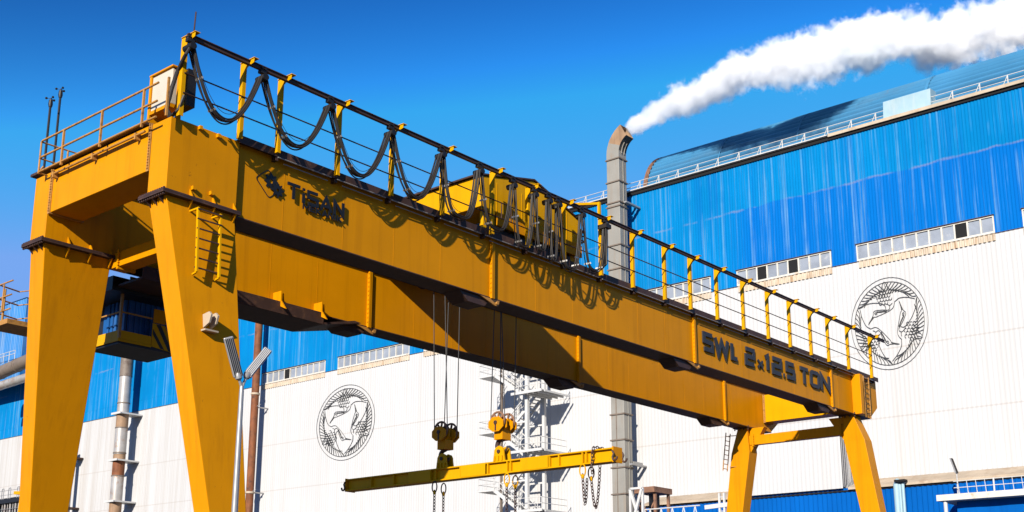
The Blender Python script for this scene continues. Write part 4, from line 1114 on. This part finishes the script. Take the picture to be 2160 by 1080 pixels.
# ------------------------------------------------------------------ LOW ANNEX, bottom right
XN = 87.8
ZN = on(1900, 1020, 'x', XN).z
annex = thing('low_annex', (XN+5, 30, 0), 'low blue clad annex with beige coping at the bottom right', 'building')
yl0, yl1 = on(2300, 990, 'x', XN).y-8, on(1362, 1070, 'x', XN).y
zc0 = 13.05
yB = on(1782, 1030, 'x', XN).y; yB2 = on(1572, 1058, 'x', XN).y
aw = MB(); corr(aw, XN, yl0, yl1, 0, zc0, .40, .05); mk('wall', aw, 'blue_low', annex)
# lean-to roof strips rising to the hall wall
def strip(y0, y1, x1, rise): return MB().add([(XN-.3, y0, zc0+.02), (XN-.3, y1, zc0+.02), (x1, y1, zc0+rise), (x1, y0, zc0+rise), (XN-.3, y0, zc0-.16), (XN-.3, y1, zc0-.16), (x1, y1, zc0+rise-.2), (x1, y0, zc0+rise-.2)],
                                             [(0,1,2,3), (4,5,1,0), (5,6,2,1), (6,7,3,2), (7,4,0,3), (7,6,5,4)])
mk('sloped_roof', strip(yl0, yB-.4, XW-.1, .82), 'coping', annex)
mk('sloped_roof', strip(yB2+.1, yl1, XW-.1, .82), 'coping', annex)
mk('eave_shadow_strip', MB().box(XN-.12, XN-.055, yl0, yl1, zc0-.28, zc0-.17), 'opening', annex)  # dark strip painting the shadow line below the eave
# white bay of the hall wall standing out flush with the annex front
fz = MB(); zbt = on(1690, 800, 'x', XN).z; corr(fz, XN-.32, yB, yB2, zc0-.02, zbt, .36, .018)
for i in range(7):
    x0 = XN-.30+i*.32; fz.add([(x0, yB-.05, zc0+.1+i*.12), (x0+.16, yB-.05, zc0+.1+i*.12), (x0+.16, yB-.05, zbt), (x0, yB-.05, zbt)], [(0,1,2,3)])
    fz.add([(x0+.16, yB, zc0+.1+i*.12), (x0+.32, yB, zc0+.1+i*.12), (x0+.32, yB, zbt), (x0+.16, yB, zbt)], [(0,1,2,3)])
fz.add([(XN-.3, yB, zbt), (XW-.1, yB, zbt), (XW-.1, yB2, zbt), (XN-.3, yB2, zbt)], [(0,1,2,3)])
mk('wall_bay', fz, 'whitewall', hall)
for k, px in enumerate((1893, 1900, 1906.5)):
    p = on(px, 1050, 'x', XN-.5); mk('downpipe', MB().tube([(XN-.5, p.y, 0), (XN-.5, p.y, zc0-.1), (XN-.2, p.y, zc0+.2)], (.24, .10, .12)[k], 12), 'paleblue', annex, True)
mk('hopper', MB().box(XN-.9, XN-.31, on(1912, 1010, 'x', XN-.5).y, on(1890, 1010, 'x', XN-.5).y, zc0+.05, zc0+.22), 'opening', annex)
# canopy with deck railing standing in front of the annex
XK = 84.0
k0 = on(1977, 1045, 'x', XK); zk = k0.z; yk1 = k0.y; yk0 = yk1-24
can = mk('canopy', MB().box(XK-.2, XN-.3, yk0, yk1, zk-.42, zk), 'frame', annex)
kw = MB(); corr(kw, XK+.9, yk0, yk1-1.0, 0, zk-.421, 3.0, .04); mk('canopy_wall', kw, 'blue_low', annex)
p = on(1993, 1065, 'x', XK-.05); mk('downpipe', MB().tube([(XK+.1, p.y, 0), (XK+.1, p.y, zk-.4)], .14, 10), 'white', annex, True)
rl = MB(); yr0, yr1 = yk0, on(2010, 1020, 'x', XK).y
for dz in (.45, .9): rl.tube([(XK+.1, yr0, zk+dz), (XK+.1, yr1, zk+dz)], .03, 5)
n = 9
for i in range(14):
    y = yr1-.3-i*.62
    if i % 5 == 4: rl.bar((XK+.1, y, zk), (XK+.1, y, zk+.95), .05, .10, (0,1,0))
    else: rl.tube([(XK+.1, y, zk+.9), (XK+.1, y-.06, zk)], .022, 5).tube([(XK+.1, y, zk+.85), (XK+.7, y+.12, zk)], .022, 5)
mk('deck_railing', rl, 'white', can, True)
# mast lamp on the canopy
ml = thing('mast_lamp', (XK+.4, on(2012, 1030, 'x', XK+.4).y, zk), 'small lamp with a ribbed tilted head on a thin mast above the canopy', 'lamp')
a, b, c_ = on(2020, 1034, 'x', XK+.4), on(2018, 998, 'x', XK+.4), on(2006, 967, 'x', XK+.4)
mk('mast', MB().tube([(XK+.4, a.y, zk), (XK+.4, b.y, b.z)], .05, 8), 'lampgrey', ml, True)
hd = MB().bar(b, c_, .10, .42, (1,0,0)); ho_ = mk('lamp_head', hd, 'lampgrey', ml)
rbm = MB(); d = (c_-b)
for k in range(4): rbm.bar(b+Vector((-.16+.1*k, 0.0, .0))+Vector((0,-.07,0)), c_+Vector((-.16+.1*k, 0, 0))+Vector((0,-.07,0)), .03, .03)
mk('cooling_fin', rbm, 'black', ho_)

# ------------------------------------------------------------------ rusty platform right of the duct foot and white frames
XQ = 80.0
q0, q1 = on(1347, 1040, 'x', XQ), on(1380, 1034, 'x', XQ)
rp = thing('rusty_platform', (XQ+1, (q0.y+q1.y)/2, 0), 'rusty steel trestle platform with cross bracing beside the foot of the exhaust duct', 'platform')
zq = on(1365, 1037, 'x', XQ).z
mk('hood', MB().box(XQ-.3, XQ+2.3, q1.y-.2, q0.y+.2, zq-.1, zq+.35), 'rustbox', rp)
for y in (q0.y, q1.y):
    mk('leg', MB().box(XQ, XQ+.2, y-.1, y+.1, 0, zq-.101), 'rustbox', rp); mk('leg', MB().box(XQ+1.9, XQ+2.1, y-.1, y+.1, 0, zq-.101), 'rustbox', rp)
for z in range(0, int(zq)-2, 3):
    mk('brace', MB().bar((XQ+.15, q1.y, z+1), (XQ+.15, q0.y, z+3.6), .10, .10, (1,0,0)), 'rustbox', rp)
    mk('brace', MB().bar((XQ+.26, q0.y, z+1), (XQ+.26, q1.y, z+3.6), .10, .10, (1,0,0)), 'rustbox', rp)
mk('side_sheet', MB().box(XQ+.4, XQ+1.8, q0.y-.8, q0.y-.7, 3, zq-.15), 'black', rp)
wf = thing('white_frame', (XQ-2, on(1340, 1070, 'x', XQ-2).y, 0), 'white braced steel frame at the bottom edge left of the rusty platform', 'steel frame')
fr2 = MB(); z9 = on(1342, 1030, 'x', XQ-2).z
f0, f1 = on(1330, 1060, 'x', XQ-2).y, on(1356, 1060, 'x', XQ-2).y
for y in (f0, f1): fr2.bar((XQ-2, y, 0), (XQ-2, y, z9), .16, .16, (0,1,0))
fr2.bar((XQ-2, f0, z9-.1), (XQ-2, f1, z9-3.4), .2, .2, (1,0,0)).bar((XQ-2.1, f1, z9-.1), (XQ-2.1, f0, z9-3.4), .2, .2, (1,0,0)).bar((XQ-2, f0, z9), (XQ-2, f1, z9), .16, .16)
mk('frame', fr2, 'white', wf)
r0, r1 = on(1360, 1079, 'x', XQ-3), on(1440, 1068, 'x', XQ-3); zrr = on(1400, 1072, 'x', XQ-3).z
rl = MB().tube([(XQ-3, r0.y, zrr), (XQ-3, r1.y-1.5, zrr)], .05, 6)
for k in range(5): y = r0.y-.5-k*1.0; rl.tube([(XQ-3, y, zrr), (XQ-3, y+.25, zrr-1.1)], .045, 6).tube([(XQ-3, y, zrr), (XQ-3, y-.25, zrr-1.1)], .045, 6)
mk('handrail', rl, 'white', wf, True); mk('deck', MB().box(XQ-3.2, XQ-1.8, r1.y-1.5, f0+.3, zrr-1.25, zrr-1.1), 'white', wf)
# white ladder cage left of the far rear leg
lc = thing('ladder_cage', (75, on(1525, 1060, 'x', 75).y, 0), 'white ladder frame in front of the blue annex left of the far crane leg', 'ladder')
lm = MB(); zt9 = on(1520, 1040, 'x', 75).z
for px in (1518, 1528): y = on(px, 1060, 'x', 75).y; lm.bar((75, y, 0), (75, y, zt9), .14, .14, (0,1,0))
for px in (1538, 1545): y = on(px, 1060, 'x', 75).y; lm.tube([(75.4, y, zt9-4), (75.4, y, zt9+.2)], .05, 6)
ya9, yb9 = on(1518, 1060, 'x', 75).y, on(1545, 1060, 'x', 75).y
for k in range(8): lm.tube([(75, ya9, zt9-.3-k*.5), (75, on(1528, 1060, 'x', 75).y, zt9-.3-k*.5)], .04, 6)
lm.bar((75, ya9+1.2, on(1520, 1068, 'x', 75).z), (75, yb9, on(1520, 1068, 'x', 75).z+.1), .2, .3)
mk('ladder', lm, 'white', lc); mk('cage_hoop', MB().tube([(75.2, yb9, zt9+.2), (75.2, ya9-.6, zt9+.25)], .04, 6).tube([(75.2, yb9, zt9-1), (75.2, ya9-.6, zt9-.95)], .04, 6), 'white', lc, True)

# ------------------------------------------------------------------ platform bottom left
XPL = 60.0
z0p = on(20, 1052, 'x', XPL).z
pa, pb = on(48, 1050, 'x', XPL).y, on(-60, 1050, 'x', XPL).y
pt_ = thing('plant_platform', (XPL+1, (pa+pb)/2, 0), 'dark plant platform with hoop railings at the bottom left edge', 'platform')
mk('deck', MB().box(XPL, XPL+4, pa, pb, z0p-.4, z0p+.1), 'black', pt_)
pm = MB()
for k in range(9): y = pa+.2+k*.55; pm.tube([(XPL+.3, y, 0), (XPL+.3, y, z0p-.4)], .11 if k % 2 else .06, 8)
mk('pipework', pm, 'steelpipe', pt_, True)
mk('back_panel', MB().box(XPL+1.5, XPL+1.7, pa, pb, 0, z0p-.41), 'black', pt_)
pr2 = MB()
for px in (4, 18, 36):
    y = on(px, 1040, 'x', XPL).y; w = .32; pr2.tube([(XPL, y, z0p), (XPL, y, z0p+.95), (XPL, y-.06, z0p+1.08), (XPL, y-w, z0p+1.12), (XPL, y-w-.06, z0p+1.0), (XPL, y-w-.06, z0p)], .04, 6)
for z in (z0p+.45, z0p+.9, z0p-1.0): pr2.tube([(XPL+.1, pa, z), (XPL+.1, pb, z)], .025, 5)
mk('hoop_railing', pr2, 'lampgrey', pt_, True)
ys = on(44, 1060, 'x', XPL-4); sl = MB()
sl.bar((XPL-4, on(40, 1085, 'x', XPL-4).y, on(40, 1085, 'x', XPL-4).z), (XPL-4, on(46, 1040, 'x', XPL-4).y, on(46, 1040, 'x', XPL-4).z), .3, .16, (1,0,0))
sl.bar((XPL-4, on(34, 1042, 'x', XPL-4).y, on(34, 1040, 'x', XPL-4).z), (XPL-4, on(50, 1038, 'x', XPL-4).y, on(50, 1040, 'x', XPL-4).z), .5, .3)
mk('yellow_gantry', sl, 'yellow2', pt_)

# ------------------------------------------------------------------ STREET LAMP in front of the near leg
lp0 = on(511, 800, 'y', 18.4)
XL_, YL_ = lp0.x, lp0.y
lamp = thing('street_lamp', (XL_, YL_, 0), 'grey twin headed street lamp standing in front of the near crane leg', 'street lamp')
zj = on(511, 815, 'y', 18.4).z
mk('pole', MB().tube([(XL_, YL_, 0), (XL_, YL_, zj-.12), (XL_, YL_, zj)], [.085, .045, .04], 14), 'lampgrey', lamp, True)
mk('base_plate', MB().lathe((XL_, YL_, 0), (0,0,1), [(0,.2),(.02,.2),(.021,.11),(.35,.1),(.36,.086)], 16), 'lampgrey', lamp, True)
V = lambda px, py, dy=0: on(px, py, 'y', 18.4+dy)
for (ax_, ay_, tx, ty, lab, wide) in ((503, 795, 481, 711, 'lamp head turned towards the crane leg, ribbed underside showing', .185), (521, 793, 566, 737, 'lamp head turned to the right, pale top side', .17)):
    a, t2 = V(ax_, ay_), V(tx, ty); j = Vector((XL_, YL_, zj-.05))
    mk('arm', MB().tube([j, j.lerp(a, .4)+Vector((0,0,.02)), a], .028, 8), 'lampgrey', lamp, True)
    d = (t2-a); nrm = d.normalized().cross(Vector((0,1,0)))
    h = MB().bar(a, t2, .075, wide, nrm if False else Vector((math.cos(.5)*.9, -.35, .1)))
    hd = mk('lamp_head', h, 'lampgrey', lamp); bevel(hd, .02); hd['label'] = lab
    side = d.normalized().cross(Vector((math.cos(.5)*.9, -.35, .1)).normalized()).normalized(); wv = side.cross(d.normalized()).normalized()
    f_ = MB(); s_ = -1 if side.y > 0 else 1
    for k in range(5):
        o_ = side*s_*.042 + wv*(-wide/2+.025+k*(wide-.05)/4); f_.bar(a.lerp(t2, .04)+o_, a.lerp(t2, .96)+o_, .014, .018, side)
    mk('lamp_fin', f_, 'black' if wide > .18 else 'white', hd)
    mk('head_joint', MB().lathe(a-d.normalized()*.06, d, [(0,.04),(.03,.07),(.1,.07),(.14,.05)], 10), 'lampgrey', hd, True)
